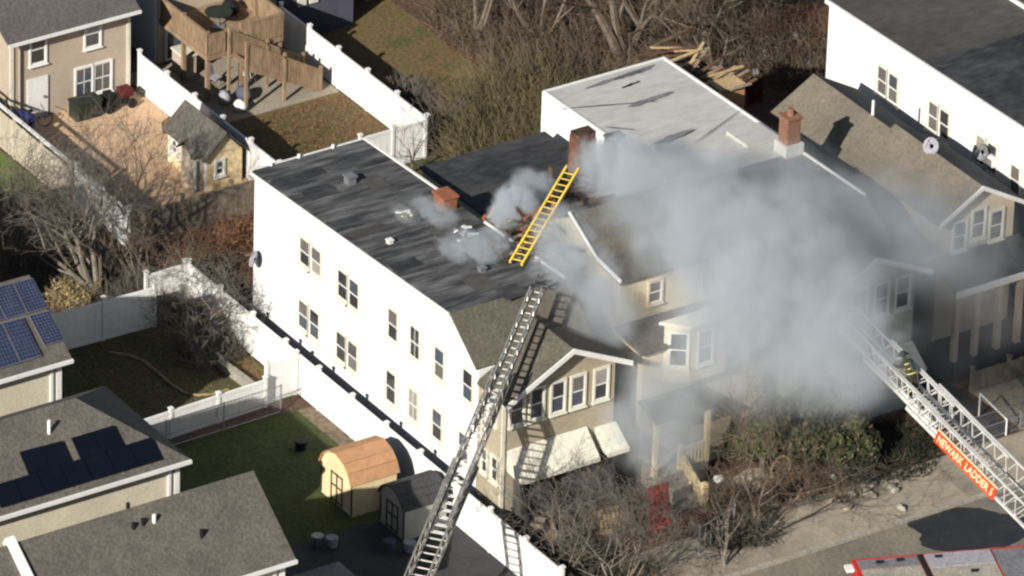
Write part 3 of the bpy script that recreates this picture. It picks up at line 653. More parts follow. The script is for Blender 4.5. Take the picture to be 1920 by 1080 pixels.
fence('board_fence','weathered grey board fence at the end of the sandy yard',(-15.05,-8.6),(-15.05,-1.6),1.6,2.3,m='greywood',post='greywood',slats=True)
fence('vinyl_fence','white vinyl fence between the sandy yard and the deck yard',(-26.5,-1.5),(-15.2,-1.5),1.8,2.4)
fence('vinyl_fence','white vinyl fence between the deck yard and the far lawn',(-27.2,5.95),(-15.6,5.95),1.8,2.35)
fence('vinyl_fence','short shaded white vinyl fence closing the lawn behind the dark roof',(-15.5,5.8),(-15.5,2.6),1.8,1.6)

# ------------------------------------------------------------------ deck
dk = thing('timber_deck','raised brown timber deck with boarded rails and stairs, top left','deck',(-26,2.5,0))
for k in range(14): MB().box(-28.15,.5+k*.265,2.22,-24.25,.755+k*.265,2.27).build('deck_board','wood',dk)
for (x,y) in ((-24.35,.55),(-24.35,2.2),(-24.35,4.1),(-26.3,.55),(-26.3,4.1)): MB().box(x-.08,y-.08,0,x+.08,y+.08,3.3).build('post','wood',dk)
MB().box(-28.15,.42,1.98,-24.2,.5,2.2).build('fascia','wood',dk); MB().box(-24.28,.5,1.98,-24.2,4.2,2.2).build('fascia','wood',dk)
MB().box(-28.1,.4,3.24,-24.2,.52,3.31).build('top_rail','wood',dk); MB().box(-24.3,2.5,3.24,-24.18,4.2,3.31).build('top_rail','wood',dk); MB().box(-28.1,4.14,3.24,-24.2,4.26,3.31).build('top_rail','wood',dk)
for k in range(27):
    x = -28.05+k*.142; MB().box(x,.43,2.24,x+.125,.46,3.24).build('rail_board','wood',dk); MB().box(x,4.18,2.24,x+.125,4.21,3.24).build('rail_board','wood',dk)
for k in range(12): MB().box(-24.24,2.55+k*.14,2.24,-24.21,2.67+k*.14,3.24).build('rail_board','wood',dk)
for k in range(6): MB().box(-24.22,.5+k*.14,2.24,-24.19,.62+k*.14,3.24).build('rail_board','wood',dk)
ys, ye, zs = 1.5, 5.1, 2.2
for k in range(12):
    z_ = zs*(1-(k+1)/12.5); y_ = ys+(ye-ys)*k/12; MB().box(-24.12,y_,z_,-22.75,y_+.29,z_+.05).build('stair_tread','wood',dk)
for x in (-24.14,-22.74):
    MB().extr([(x,ys,zs-.28),(x,ys,zs+.03),(x,ye,.05),(x,ye,0)],(.05,0,0)).build('stringer','wood',dk)
    MB().extr([(x,ys,zs+1.0),(x,ys,zs+1.08),(x,ye,1.08),(x,ye,1.0)],(.09,0,0)).build('stair_rail','wood',dk)
    for k in range(25):
        y_ = ys+.02+(ye-ys)*k/25; z_ = zs-(zs-.05)*(k+.5)/25; MB().box(x+.02,y_,z_,x+.045,y_+.125,z_+1.0).build('stair_board','wood',dk)
    for y_, zt in ((ys-.1,3.35),(3.3,2.3),(ye,1.2)): MB().box(x-.03,y_,0,x+.09,y_+.12,zt).build('stair_post','wood',dk)
rng = random.Random(11)
def lump(name,label,cat,p,r,m,jit=.12,group=None):
    return tag(MB().blob(V(p)+V((0,0,r if not isinstance(r,tuple) else r[2])),r,9,jit,rng).build(name,m,loc=p,smooth=True),label,cat,group)
lump('bag','white bag on the ground under the deck beside the front post','bag',(-23.7,1.0,0),(.32,.3,.34),'cloth')
lump('bag','pale round bag nearest the lawn under the deck stairs','bag',(-22.9,1.3,0),(.36,.32,.26),'trim')
lump('bag','dark purple bag under the deck, between two posts','bag',(-23.6,1.9,0),(.4,.35,.35),'blue')
sb = thing('storage_box','cream storage box with a flat lid beside the sliding door','box',(-26.9,1.0,0)); MB().box(-27.5,.7,0,-26.5,1.3,1.0).build('body','beige',sb); MB().box(-27.55,.65,1.003,-26.45,1.35,1.08).build('lid','cream',sb)
def chair(p, a, label, m='cloth'):
    t = thing('garden_chair',label,'chair',p,'garden chairs under the deck'); c, s = math.cos(a), math.sin(a); X_, Y_ = V((c,s,0)), V((-s,c,0)); p = V(p)
    MB().obox(p-X_*.22-Y_*.22+V((0,0,.42)),X_*.44,Y_*.44,(0,0,.04)).build('seat',m,t); MB().obox(p-X_*.22-Y_*.22+V((0,0,.47)),X_*.04,Y_*.44,V((0,0,.45))-X_*.1).build('backrest',m,t)
    for u in (-.2,.17):
        for v in (-.2,.17): MB().obox(p+X_*u+Y_*v,X_*.03,Y_*.03,(0,0,.42)).build('leg','grey',t)
chair((-25.3,1.5,0),.4,'pale garden chair under the deck near the house wall'); chair((-24.8,2.9,0),2.0,'white garden chair under the deck behind the stairs','trim')
def table(p):
    t = thing('garden_table','dark round table on the deck floor','table',p); MB().cyl((p[0],p[1],p[2]+.68),.6,.04,14).build('tabletop','greenpl',t); MB().cyl((p[0],p[1],p[2]),.05,.68,8).build('leg','grey',t); MB().cyl((p[0],p[1],p[2]),.3,.04,10).build('base','grey',t)
table((-26.2,2.2,2.28))
lump('bag','dark covered bundle on the deck boards by the rail','bundle',(-27,3.3,2.28),(.5,.4,.3),'dark')

# ---- sandy yard
rb = thing('storage_bin','dark green lidded garden bin under the double window','bin',(-25.7,-4.7,0)); MB().box(-26.1,-5.2,0,-25.4,-4.0,.75).build('body','greenpl',rb); MB().box(-26.14,-5.24,.753,-25.36,-3.96,.83).build('lid','greenpl',rb)
mo = thing('ride_on_mower','red and black ride-on mower beside the green bin','mower',(-25.7,-3.1,0))
MB().box(-26.1,-3.7,.25,-25.45,-2.6,.5).build('deck','dark',mo); MB().box(-26.0,-2.95,.503,-25.5,-2.4,.85).build('hood','darkred',mo); MB().box(-25.95,-3.65,.503,-25.55,-3.3,.85).build('seat','dark',mo)
for (x,y) in ((-26.1,-3.6),(-25.4,-3.6),(-26.1,-2.5),(-25.4,-2.5)):
    MB().tube([(x-.06,y,.22),(x+.06,y,.22)],.22,10).build('wheel','dark',mo)
bb = thing('recycling_bin','bright blue bin in the fence shade by the beige house','bin',(-25.5,-7.8,0)); MB().hexa([(-25.8,-8.1,0),(-25.2,-8.1,0),(-25.2,-7.5,0),(-25.8,-7.5,0),(-25.9,-8.2,.95),(-25.1,-8.2,.95),(-25.1,-7.4,.95),(-25.9,-7.4,.95)]).build('body','bluepl',bb); MB().box(-25.94,-8.24,.953,-25.06,-7.36,1.02).build('lid','bluepl',bb)
def bicycle(p, a, label):
    t = thing('bicycle',label,'bicycle',p); d = V((math.cos(a),math.sin(a),0)); p = V(p); up = V((0,0,1))
    for s in (-.5,.5):
        c = p+d*s+up*.33; pts = [c+d*.32*math.cos(q*math.pi/7)+up*.32*math.sin(q*math.pi/7) for q in range(15)]; MB().tube(pts,.025,4,cap=False).build('wheel','dark',t)
    A,B,C_,D = p-d*.5+up*.33, p-d*.05+up*.33, p-d*.18+up*.8, p+d*.38+up*.8
    f = MB(); [f.tube([q,w_],.02,4) for q,w_ in ((A,B),(A,C_),(B,C_),(C_,D),(B,D),(D,p+d*.5+up*.33))]; f.build('frame','grey',t)
    s = V((-d.y,d.x,0)); MB().tube([D+up*.15-s*.25,D+up*.15+s*.25],.018,4).build('handlebar','dark',t); MB().obox(C_-d*.1-s*.06+up*.05,d*.22,s*.12,up*.05).build('saddle','dark',t)
bicycle((-25.9,-7.0,0),1.4,'bicycle leaning in front of the white back door')
lump('shrub_pot','small brown potted plant at the end of the yard fence','plant',(-22.6,-2.3,0),(.4,.35,.35),'dryleaf',.35)

ps = thing('playhouse','small tan playhouse with white trim and grey gable roof in the sandy yard','playhouse',(-19,-2.8,0))
MB().box(-20.6,-3.6,0,-17.6,-1.85,1.55).build('wall','shedwall',ps)
MB().extr([(-20.6,-3.6,1.55),(-20.6,-1.85,1.55),(-20.6,-2.7,2.45)],(3.0,0,0)).build('gable_wall','shedwall',ps)
MB().slab([(-20.8,-3.85,1.5),(-17.4,-3.85,1.5),(-17.4,-2.7,2.6),(-20.8,-2.7,2.6)],.08).build('roof','shinglegrey',ps); MB().slab([(-20.8,-2.7,2.6),(-17.4,-2.7,2.6),(-17.4,-1.6,1.5),(-20.8,-1.6,1.5)],.08).build('roof','shingledark',ps)  # far slope gets a darker colour as painted shade
MB().box(-18.75,-4.1,0,-17.75,-3.61,1.7).build('porch_wall','beige',ps); MB().slab([(-18.85,-4.3,1.65),(-18.25,-4.3,2.25),(-18.25,-3.0,2.3),(-18.85,-3.0,1.7)][::-1],.06).build('dormer_roof','shinglegrey',ps); MB().slab([(-17.65,-4.3,1.65),(-18.25,-4.3,2.25),(-18.25,-3.0,2.3),(-17.65,-3.0,1.7)],.06).build('dormer_roof','shinglegrey',ps)
for x in (-20.3,-19.55): window(ps,(x,-3.6,1.35),Xp,Yn,.5,.75,casing='trim')
window(ps,(-17.6,-3.2,1.35),Yp,Xp,.5,.8,casing='trim')
for (x,y) in ((-20.62,-3.62),(-17.68,-3.62),(-17.72,-4.13)): MB().box(x,y,0,x+.09,y+.09,1.5).build('corner_board','trim',ps)

# ---- gambrel sheds by the long fence
def gambrel(name,label,x0,x1,y0,y1,hw,hk,hp,wm,rm,tm):
    t = thing(name,label,'shed',((x0+x1)/2,(y0+y1)/2,0),'garden sheds by the white fence'); xm = (x0+x1)/2; W = x1-x0
    prof = [(x0,hw),(x0+W*.10,hw+(hp-hw)*.50),(x0+W*.24,hw+(hp-hw)*.80),(xm,hp),(x1-W*.24,hw+(hp-hw)*.80),(x1-W*.10,hw+(hp-hw)*.50),(x1,hw)]
    MB().extr([(x0,y0,0)]+[(a,y0,b) for a,b in prof]+[(x1,y0,0)],(0,y1-y0,0)).build('wall',wm,t)
    for (a,b),(c,d) in zip(prof,prof[1:]):
        e = .12; n = V((-(d-b),0,c-a)).normalized(); o = n*.05
        MB().slab([V((a,y0-e,b))+o,V((c,y0-e,d))+o,V((c,y1+e,d))+o,V((a,y1+e,b))+o],.045).build('roof_panel',rm,t)
    yf = y0-.03
    for x in (x0+.02,xm-.42,xm-.03,xm+.36,x1-.1): MB().box(x,yf,.05,x+.07,y0-.002,hw-.02).build('trim_board',tm,t)
    for z_ in (.1,hw*.55,hw-.1): MB().box(xm-.35,yf-.004,z_,xm+.36,y0-.003,z_+.06).build('door_rail',tm,t)
    return t
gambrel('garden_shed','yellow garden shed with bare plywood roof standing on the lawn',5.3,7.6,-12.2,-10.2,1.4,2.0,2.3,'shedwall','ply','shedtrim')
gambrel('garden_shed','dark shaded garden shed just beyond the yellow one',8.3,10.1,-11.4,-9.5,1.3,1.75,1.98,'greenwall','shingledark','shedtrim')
hose = MB(); pts = [at(*q,.05) for q in ((205,660),(245,667),(270,677),(295,698),(320,720),(345,736),(370,741),(400,739),(428,730))]; hose.tube(pts,.055,6); tag(hose.build('garden_hose','paleleaf'),'pale garden hose curling across the shaded lawn','hose')
gw = thing('retaining_wall','low white garden wall along the small lit bed by the fence','wall',(-3.5,-10.5,0)); MB().obox((-4.9,-10.75,0),(2.6,.15,0),(-.02,.3,0),(0,0,.35)).build('wall_block','stone',gw)
sheet('garden_bed',[(-5,-10.3),(-2,-10.2),(-1.8,-9.2),(-6,-9.2)],.014,'lawn')
rng = random.Random(5)
for k,(x,y,lab,m) in enumerate(((8.6,-14.4,'grey plastic tub beside the bare roof edge','grey'),(9.0,-14.0,'pale bucket on the dark ground near the bottom roof','cloth'),(10.3,-12.2,'small dim pot left of the two on the dark ground','blue'),(10.8,-11.6,'dim pale pot before the dark shed','cloth'),(11.7,-11.0,'yellow-green bucket by the aerial ladder','vine'),(2.2,-11.2,'dark low tub on the shaded lawn','dark'))):
    t = thing('yard_tub',lab,'tub',(x,y,0),'tubs and buckets about the yards'); MB().cyl((x,y,0),.2,.38,9,.26).build('body',m,t); MB().cyl((x,y,.383),.25,.02,9).build('rim',m,t)

# ---- pieces on the roofs and walls
def dish(label,p,aim,m='cloth',r=.36,wall=None):
    t = thing('satellite_dish',label,'satellite dish',p,'satellite dishes'); p = V(p); aim = V(aim).normalized(); a = aim.orthogonal().normalized(); b = aim.cross(a); d = MB(); i = [p]
    for q in range(4):
        rr_ = r*(q+1)/4
        for k in range(14):
            an = k*math.pi/7; d.v.append(p+(a*math.cos(an)+b*math.sin(an))*rr_+aim*rr_*rr_*.6)
    for q in range(3):
        for k in range(14): d.f.append((q*14+k,q*14+(k+1)%14,(q+1)*14+(k+1)%14,(q+1)*14+k))
    d.f.append(tuple(range(14))); d.build('reflector',m,t,smooth=True); MB().tube([p-b*r*.9,p+aim*.42],.018,5).build('arm','grey',t); MB().tube([p-aim*.02,p-aim*.12+V((0,0,-.3))],.03,6).build('mast','grey',t)
    return t
dish('pale satellite dish on the rear corner of the long white house',aty(478,486,-8.3),(-.3,-.8,.4))
dish('white satellite dish on the ridge of the tan bungalow',aty(1747,274,16.1),(.3,-.8,.4))
dish('round satellite dish fixed low on the tall white far-right wall',aty(1842,285,19.7),(.2,-.9,.3),'grey')
ac = thing('window_air_conditioner','white air conditioner box under the dish on the far-right wall','air conditioner',aty(1852,302,19.7)); p = aty(1852,302,19.7); MB().obox(p-V((.3,0,.2)),(.6,0,0),(0,.29,0),(0,0,.4)).build('case','trim',ac); MB().obox(p-V((.26,.01,.16)),(.52,0,0),(0,.008,0),(0,0,.3)).build('grille','grey',ac)
zr1 = lambda x: 7.32+.05*(x+6.67)
def vent(label,p,m='trim',s=.18,h=.3):
    t = thing('roof_vent',label,'vent',p,'roof vents and hatches'); MB().box(p[0]-s,p[1]-s,p[2]-.05,p[0]+s,p[1]+s,p[2]+h).build('base',m,t); MB().slab([(p[0]-s*1.3,p[1]-s*1.3,p[2]+h+.08),(p[0]+s*1.3,p[1]-s*1.3,p[2]+h+.08),(p[0]+s*1.3,p[1]+s*1.3,p[2]+h+.08),(p[0]-s*1.3,p[1]+s*1.3,p[2]+h+.08)],.04).build('hood',m,t)
vent('small pale box vent near the rear of the dark weathered roof',(-3.7,-5.4,zr1(-3.7)),'grey')
vent('small white vent by the left edge of the dark weathered roof',(1.6,-6.9,zr1(1.6)),'trim',.1,.12)
vent('pale vent at the front of the dark weathered roof by the ladder tip',(5.6,-5.2,zr1(5.6)),'grey',.12,.15)
rng = random.Random(21)
def debris(label,c,n,sp,ms,lz=.0):
    t = thing('debris_heap',label,'debris',c,'burnt debris on the roofs'); 
    for k in range(n):
        x,y = c[0]+rng.gauss(0,sp),c[1]+rng.gauss(0,sp*.6); a = rng.uniform(0,3.14); L = rng.uniform(.12,.45)
        MB().obox((x,y,c[2]+rng.uniform(0,.1)),(L*math.cos(a),L*math.sin(a),rng.uniform(-.05,.12)),(-.1*math.sin(a),.1*math.cos(a),0),(0,0,.05)).build('splinter',rng.choice(ms),t)
debris('pale broken boards on the middle of the dark weathered roof',(.1,-5.2,zr1(.1)+.02),14,.3,('trim','greywood','char'))
debris('torn pale roofing scraps by the roof edge below the yellow ladder',(2.9,-4.2,zr1(2.9)+.02),16,.4,('cloth','greywood','trim'))
debris('charred scraps where the burning roof meets the white coping',(2.4,-2.4,7.6),14,.3,('burnt','char','brick'))
debris('charred timbers around the burnt roof hole by the tall chimney',(1.3,1.2,6.7),22,1.0,('burnt','char','wood'))
def rubble(label,c,n,sx,sy,lmin,lmax,ms,hz):
    t = thing('rubble_heap',label,'rubble',c,'burnt debris on the roofs')
    for k in range(n):
        x,y = c[0]+rng.gauss(0,sx),c[1]+rng.gauss(0,sy); q = max(0,1-abs(x-c[0])/(2.2*sx)); z = c[2]+rng.uniform(0,hz)*q; a = rng.uniform(0,3.14); L = rng.uniform(lmin,lmax); e = rng.uniform(-.5,.6)
        MB().obox((x,y,z),(L*math.cos(a)*math.cos(e),L*math.sin(a)*math.cos(e),L*math.sin(e)),(-.13*math.sin(a),.13*math.cos(a),0),(0,.01,.05)).build('burnt_board',rng.choice(ms),t)
rubble('big heap of burnt boards at the roof gap beneath the yellow ladder',(4.0,-1.9,7.5),90,1.1,.5,.3,1.2,('burnt','burnt','char','char','wood','brick','greywood'),1.3)
rubble('charred boards fallen on the dark roof below the white coping',(5.4,-3.3,7.98),34,.9,.35,.15,.6,('char','char','burnt','greywood'),.12)
rubble('burnt rafters and boards around the tall chimney foot',(.6,2.6,6.6),46,.9,.9,.3,1.3,('char','char','burnt'),.6)
debris('loose dark hooks and tools on the roof beside the ladder tip',(8.0,-4.0,8.12),7,.35,('dark','char'))
def chimney(label,x,y,z0,z1,sx,sy,m,ragged=False,base=None,pot=False):
    t = thing('chimney',label,'chimney',(x,y,z0),'brick chimneys'); n = int((z1-z0)/.075); rg = random.Random(int(x*10+50))
    MB().box(x-sx/2+.02,y-sy/2+.02,z0-.3,x+sx/2-.02,y+sy/2-.02,z1-.05).build('core','char' if ragged else m,t)
    cnt = 0
    for k in range(n):
        if ragged and k > n-5 and rg.random() < .5: pass
        zz = z0+k*.075; off = (k % 2)*.1
        for side in range(4):
            Ls = sx if side % 2 == 0 else sy; q = -off
            while q < Ls-.02:
                a,b_ = max(0,q),min(Ls,q+.205); q += .215
                if b_-a < .04 or (ragged and k > n-6 and rg.random() < .35+.1*(k-n+5)): continue
                e = rg.uniform(0,.008)
                if side == 0: bx = (x-sx/2+a,y-sy/2-e,zz,x-sx/2+b_,y-sy/2+.09,zz+.065)
                elif side == 2: bx = (x-sx/2+a,y+sy/2-.09,zz,x-sx/2+b_,y+sy/2+e,zz+.065)
                elif side == 1: bx = (x+sx/2-.09,y-sy/2+.091+a*(sy-.182)/sy,zz,x+sx/2+e,y-sy/2+.091+b_*(sy-.182)/sy,zz+.065)
                else: bx = (x-sx/2-e,y-sy/2+.091+a*(sy-.182)/sy,zz,x-sx/2+.09,y-sy/2+.091+b_*(sy-.182)/sy,zz+.065)
                BR.setdefault(t.name,[]).append((bx,rg.random()))
    lst = BR[t.name]; st = MB()
    lst.sort(key=lambda q:-q[0][2])
    for i,(bx,_) in enumerate(lst):
        if i < 200: MB().box(*bx).build('brick',m,t)
        else: st.box(*bx)
    if st.v: stuff(st.build('lower_bricks',m,t))
    if base: MB().box(x-sx/2-.12,y-sy/2-.12,z0-.5,x+sx/2+.12,y+sy/2+.12,z0+.45).build('flashing',base,t)
    if not ragged: MB().box(x-sx/2-.06,y-sy/2-.06,z1,x+sx/2+.06,y+sy/2+.06,z1+.09).build('cap',m,t)
    if pot: MB().cyl((x,y,z1+.09),.16,.3,10,.14).build('chimney_pot',m,t)
BR = {}
chimney('tall broken red brick chimney at the top of the yellow ladder',-.5,3.5,6.55,9.0,.62,.88,'sooty',True)
chimney('low orange brick chimney at the edge of the dark weathered roof',.15,-3.4,7.6,8.25,.75,.6,'brick')
chimney('brown brick chimney with a pale base at the silver roof edge',3.2,10.95,7.75,9.3,.62,.62,'brick2',False,'roofwhite',True)
lean = thing('rear_addition','unfinished timber addition behind the silver roofed house','shed',(-7,12.8,0)); MB().box(-9.2,11.9,0,-4.2,14.1,6.1).build('wall','burnt',lean); MB().box(-4.18,12.6,3.6,-4.1,13.9,6.6).build('sheathing','ply',lean); MB().box(-4.9,12.65,6.62,-4.05,13.9,6.68).build('sheathing_top','woodlt',lean)
rng = random.Random(9)
for k in range(26):
    x = -9.2+k*.2; MB().obox((x,12.6+rng.uniform(-.4,.6),6.13+rng.uniform(0,.45)),(.14,.03,0),(rng.uniform(-.9,.9),rng.uniform(.8,2.2),rng.uniform(-.1,.45)),(0,0,.05)).build('plank',rng.choice(('woodlt','woodlt','wood','burnt','greywood')),lean)

# ---- front yards
st_ = thing('pallet','upright slatted wooden pallet in the brush before the white house','pallet',at(1150,990,0)); p = at(1150,1000,0); 
for k in range(6): MB().obox(p+V((0,-.55+k*.2,.06+.0*k)),(-.35,0,.95),(0,.13,0),(.02,0,.01)).build('slat','woodlt',st_)
for k in range(3): MB().obox(p+V((-.02-.14*k,-.6,.12+.38*k)),(-.04,0,.11),(0,1.15,0),(-.07,0,-.02)).build('cross_bar','woodlt',st_)
rd = thing('red_panel','faded red leaning panel beside the yellow porch steps','panel',(13.3,-1.9,0)); _p0 = at(1240,990,0)
for k in range(4): MB().obox(_p0+V((-.02*k,-.5+k*.25,0)),(-.36,.02,1.75),(0,.24,0),(.03,0,.01)).build('board','fadedred',rd)
tag(MB().blob((12.75,-6.6,.2),(.85,1.3,.75),16,.14,random.Random(2)).build('dirt_mound','dirttan',loc=(12.75,-6.6,0)),'brown heap of dirt under the cream awning','dirt heap')
tag(MB().blob((13.3,2.6,.1),(.6,.9,.45),12,.12,random.Random(4)).build('covered_heap','concrete',loc=(13.3,2.6,0)),'pale heap on the walk right of the yellow steps','heap')
hp = thing('pipe_handrail','white pipe handrail at the shaded drive, right','handrail',(14.5,13.2,0))
a,b_ = atx(1838,738,13.6),atx(1888,787,15.3); MB().tube([a,b_],.035,6).build('rail','trim',hp); MB().tube([a,V((a.x,a.y,0))],.035,6).build('post','trim',hp); MB().tube([b_,V((b_.x,b_.y,0))],.035,6).build('post','trim',hp)
chainlink('chain link front fence behind the right aerial ladder',(15.2,11.6,0),(15.2,22,0),1.2)
fence('board_fence','low pale board fence in the shade between the bungalow and its yard',(11.9,14.2),(11.9,19.6),1.0,1.8,m='greywood',post='greywood',slats=True)
rw = thing('stone_wall','scattered low pale stones of a broken wall at the pavement','wall',(16.2,5.2,0)); rng = random.Random(8)
for k in range(16):
    q = at(rng.uniform(1560,1690),rng.uniform(885,960),0); MB().blob(q+V((0,0,.1)),(rng.uniform(.12,.3),rng.uniform(.12,.3),.14),8,.2,rng).build('stone',rng.choice(('stone','concrete','dirttan')),rw,smooth=True)
for k,(px,py,lab,m) in enumerate(((1345,905,'white scrap bag at the foot of the porch steps','trim'),(1380,915,'pale scrap bag on the front walk','cloth'),(1330,925,'grey scrap bag by the red panel','grey'))):
    lump('rubbish_bag',lab,'bag',at(px,py,0),(.22,.28,.16),m,.3,'rubbish in the front yard')
hp2 = MB(); c0 = at(1463,895,.3); hp2.tube([c0+V((0,.45*math.cos(t*.42),.4+.55*math.sin(t*.42))) for t in range(16)],.04,5,cap=False); tag(hp2.build('wire_hoop','paleleaf'),'pale hoop standing in the brown front yard','hoop')
wg = thing('front_gate','grey metal gate rails in the tangled front brush','gate',at(1360,1010,0)); p = at(1310,1040,0); q = at(1375,1000,0)
MB().tube([p,p+V((0,0,1.4))],.04,6).build('post','cloth',wg); MB().tube([q,q+V((0,0,1.4))],.04,6).build('post','cloth',wg); MB().tube([p+V((0,0,1.2)),q+V((0,0,1.2))],.03,6).build('rail','cloth',wg)
for k in range(1,6): MB().tube([p.lerp(q,k/6)+V((0,0,.1)),p.lerp(q,k/6)+V((0,0,1.2))],.015,5).build('bar','cloth',wg)

# ------------------------------------------------------------------ aerial ladders, truck, ground ladder
def aerial(label, base, tip, secs, gap=.36, m='steel'):
    base, tip = V(base), V(tip); d = (tip-base).normalized(); w_ = d.cross(V((0,0,1))).normalized(); n = w_.cross(d).normalized(); L = (tip-base).length
    t = thing('aerial_ladder',label,'ladder',base,'fire truck aerial ladders')
    for i,(t0,t1,wd,ht,lift) in enumerate(secs):
        a, b = base+d*(t0*L)+n*lift, base+d*(t1*L)+n*lift; ln = (b-a).length
        sec = t
        for s in (-1,1): MB().beam(a+w_*s*wd/2,b+w_*s*wd/2,.09,.10,n).build('base_rail',m,t)
        for s in (-1,1):
            MB().beam(a+w_*s*wd/2+n*ht+d*.15,b+w_*s*wd/2+n*ht-d*.15,.06,.06,n).build('hand_rail',m,sec)
            lc = MB(); k = max(2,int(ln/.62)); st = ln/k
            for q in range(k):
                p0 = a+w_*s*wd/2+d*st*q; p1 = p0+d*st; lc.beam(p0+n*.05,p0+d*st/2+n*ht,.035,.035,n); lc.beam(p0+d*st/2+n*ht,p1+n*.05,.035,.035,n)
            stuff(lc.build('lacing',m,sec))
        k = int(ln/gap)
        for q in range(k+1):
            p0 = a+d*(q*gap+.05); MB().tube([p0-w_*(wd/2-.05),p0+w_*(wd/2-.05)],.028,6).build('rung','steel',sec)
    return t, d, w_, n
tip1 = at(1010,551,8.75)
base1 = at(788,1085,3.6); ext = (base1-tip1)*.22
l1,_,_,_ = aerial('long silver aerial ladder rising from the bottom edge to the dark weathered roof', base1+ext, tip1, [(0,.5,.84,.55,0),(.30,.76,.66,.46,.1),(.58,1,.46,.34,.2)], m='steeldk')
# second truck, lower right
TU, TW = V((.367,.930,0)), V((.935,-.354,0)); TA = V((23.41,.17,0))
def tp(u,w__,z): return TA+TU*u+TW*w__+V((0,0,z))
base2 = tp(7.2,1.25,3.9); tip2 = at(1574,606,8.1)
l2,d2,w2,n2 = aerial('wide aerial ladder with a red lettered plate reaching into the smoke, right', base2, tip2, [(0,.62,1.30,.85,0),(.25,.84,1.06,.72,.12),(.5,1,.84,.58,.24)])
# lettered plate on its near side
sd_ = w2 if w2.y < 0 else -w2
def onplate(px,py): return hit(px,py,base2+sd_*.74,sd_)
pc = onplate(1750,828); pe_ = onplate(1860,940)
dd_ = -d2; pl_len = abs((pe_-pc).dot(dd_)); o_ = base2+sd_*.72+d2*((pc-base2).dot(d2))+n2*(-.12)
pm = MB().obox(o_, dd_*pl_len, n2*.62, sd_*.04).build('sign_plate','sign',l2)
MB().obox(o_+n2*.62, dd_*pl_len, n2*.05, sd_*.05).build('sign_edge','letter',pm)
def text(body,o,xv,yv,size,m,root,nm,target):
    cu = bpy.data.curves.new(nm,'FONT'); cu.body = body; cu.size = size; cu.extrude = .004; cu.align_x = 'LEFT'; cu.offset = .012; cu.resolution_u = 2; cu.materials.append(M[m])
    tmp = bpy.data.objects.new(nm,cu); COL.objects.link(tmp); bpy.context.view_layer.update()
    me = bpy.data.meshes.new_from_object(tmp.evaluated_get(bpy.context.evaluated_depsgraph_get())); bpy.data.objects.remove(tmp); bpy.data.curves.remove(cu)
    wdt = max(q.co.x for q in me.vertices)-min(q.co.x for q in me.vertices)
    ob = bpy.data.objects.new(nm,me); COL.objects.link(ob); ob.parent = root
    r = root
    while r.parent: r = r.parent
    zv = xv.cross(yv); k = target/wdt; o = o-V(r['_o'])
    for q in me.vertices: c = q.co; q.co = o+xv*(c.x*k)+yv*c.y+zv*c.z
    me.name = nm; ob['kind'] = 'stuff'; return ob
text('NEWARK', o_+sd_*.045+dd_*.12+n2*.12, dd_, n2, .52, 'letter', pm, 'lettering', pl_len*.42)
text('LADDER 5', o_+sd_*.045+dd_*(pl_len*.50)+n2*.12, dd_, n2, .52, 'letter', pm, 'lettering', pl_len*.46)


tr = thing('fire_truck','grey-topped red fire truck cut by the bottom right corner','fire truck',tp(6,1.25,0))
MB().obox(tp(0,0,.55),TU*13,TW*2.5,(0,0,1.95)).build('body','red',tr)
roof = MB(); roof.obox(tp(-.05,-.05,2.5),TU*13,TW*2.6,(0,0,.1)); roof.build('roof_edge','red',tr)
for (u0,u1,w0,w1,z,m) in ((.12,2.45,.1,.72,2.62,'grey'),(.12,2.45,.78,2.4,2.62,'stone'),(2.75,5.3,.1,1.05,2.66,'cloth'),(2.75,5.3,1.1,2.4,2.64,'stone'),(5.4,8.4,.1,2.4,2.62,'grey')):
    MB().obox(tp(u0,w0,2.602),TU*(u1-u0),TW*(w1-w0),(0,0,z-2.59)).build('roof_panel',m,tr)
MB().obox(tp(2.5,.0,2.601),TU*.2,TW*2.5,(0,0,.03)).build('gap_strip','dark',tr)
for (u,w0) in ((.8,.35),(1.6,.3),(3.1,.3),(4.2,1.5)): MB().obox(tp(u,w0,2.66),TU*.25,TW*.12,(0,0,.08)).build('roof_handle','dark',tr)
tt = MB(); tt.cyl(tp(7.2,1.25,2.6),.85,.5,16); tt.build('turntable','grey',tr)
for s in (-.45,.45): MB().obox(tp(7.2,1.25,3.1)+w2*s-V((.15,.15,0)),(.3,0,0),(0,.3,0),(0,0,.75)).build('ladder_mount','grey',tr)
MB().obox(tp(-.35,.05,2.35),TU*.3,TW*.4,(0,0,.12)).build('warning_light','trim',tr)
for u in (1.6,3.0,9.8,11.8):
    for w0 in (-.02,2.22):
        c = tp(u,w0,.5); MB().tube([c,c+TW*.3],.5,14).build('wheel','dark',tr)
MB().obox(tp(10.2,0,2.6),TU*2.6,TW*2.5,(0,0,.7)).build('cab','red',tr)

def ground_ladder(label,p,q,wd,m):
    p,q = V(p),V(q); d = (q-p).normalized(); s = d.cross(V((0,0,1))).normalized(); n = s.cross(d); t = thing('ground_ladder',label,'ladder',p)
    for k in (-.5,.5): MB().beam(p+s*wd*k,q+s*wd*k,.08,.11,n).build('side_rail',m,t)
    L = (q-p).length
    for k in range(int(L/.34)): MB().tube([p+d*(k*.34+.2)-s*(wd/2-.04),p+d*(k*.34+.2)+s*(wd/2-.04)],.022,6).build('rung','yellow',t)
ground_ladder('yellow ladder bridging from the dark weathered roof to the broken chimney',at(967,494,8.12),at(1074,314,9.7),.5,'yellow')

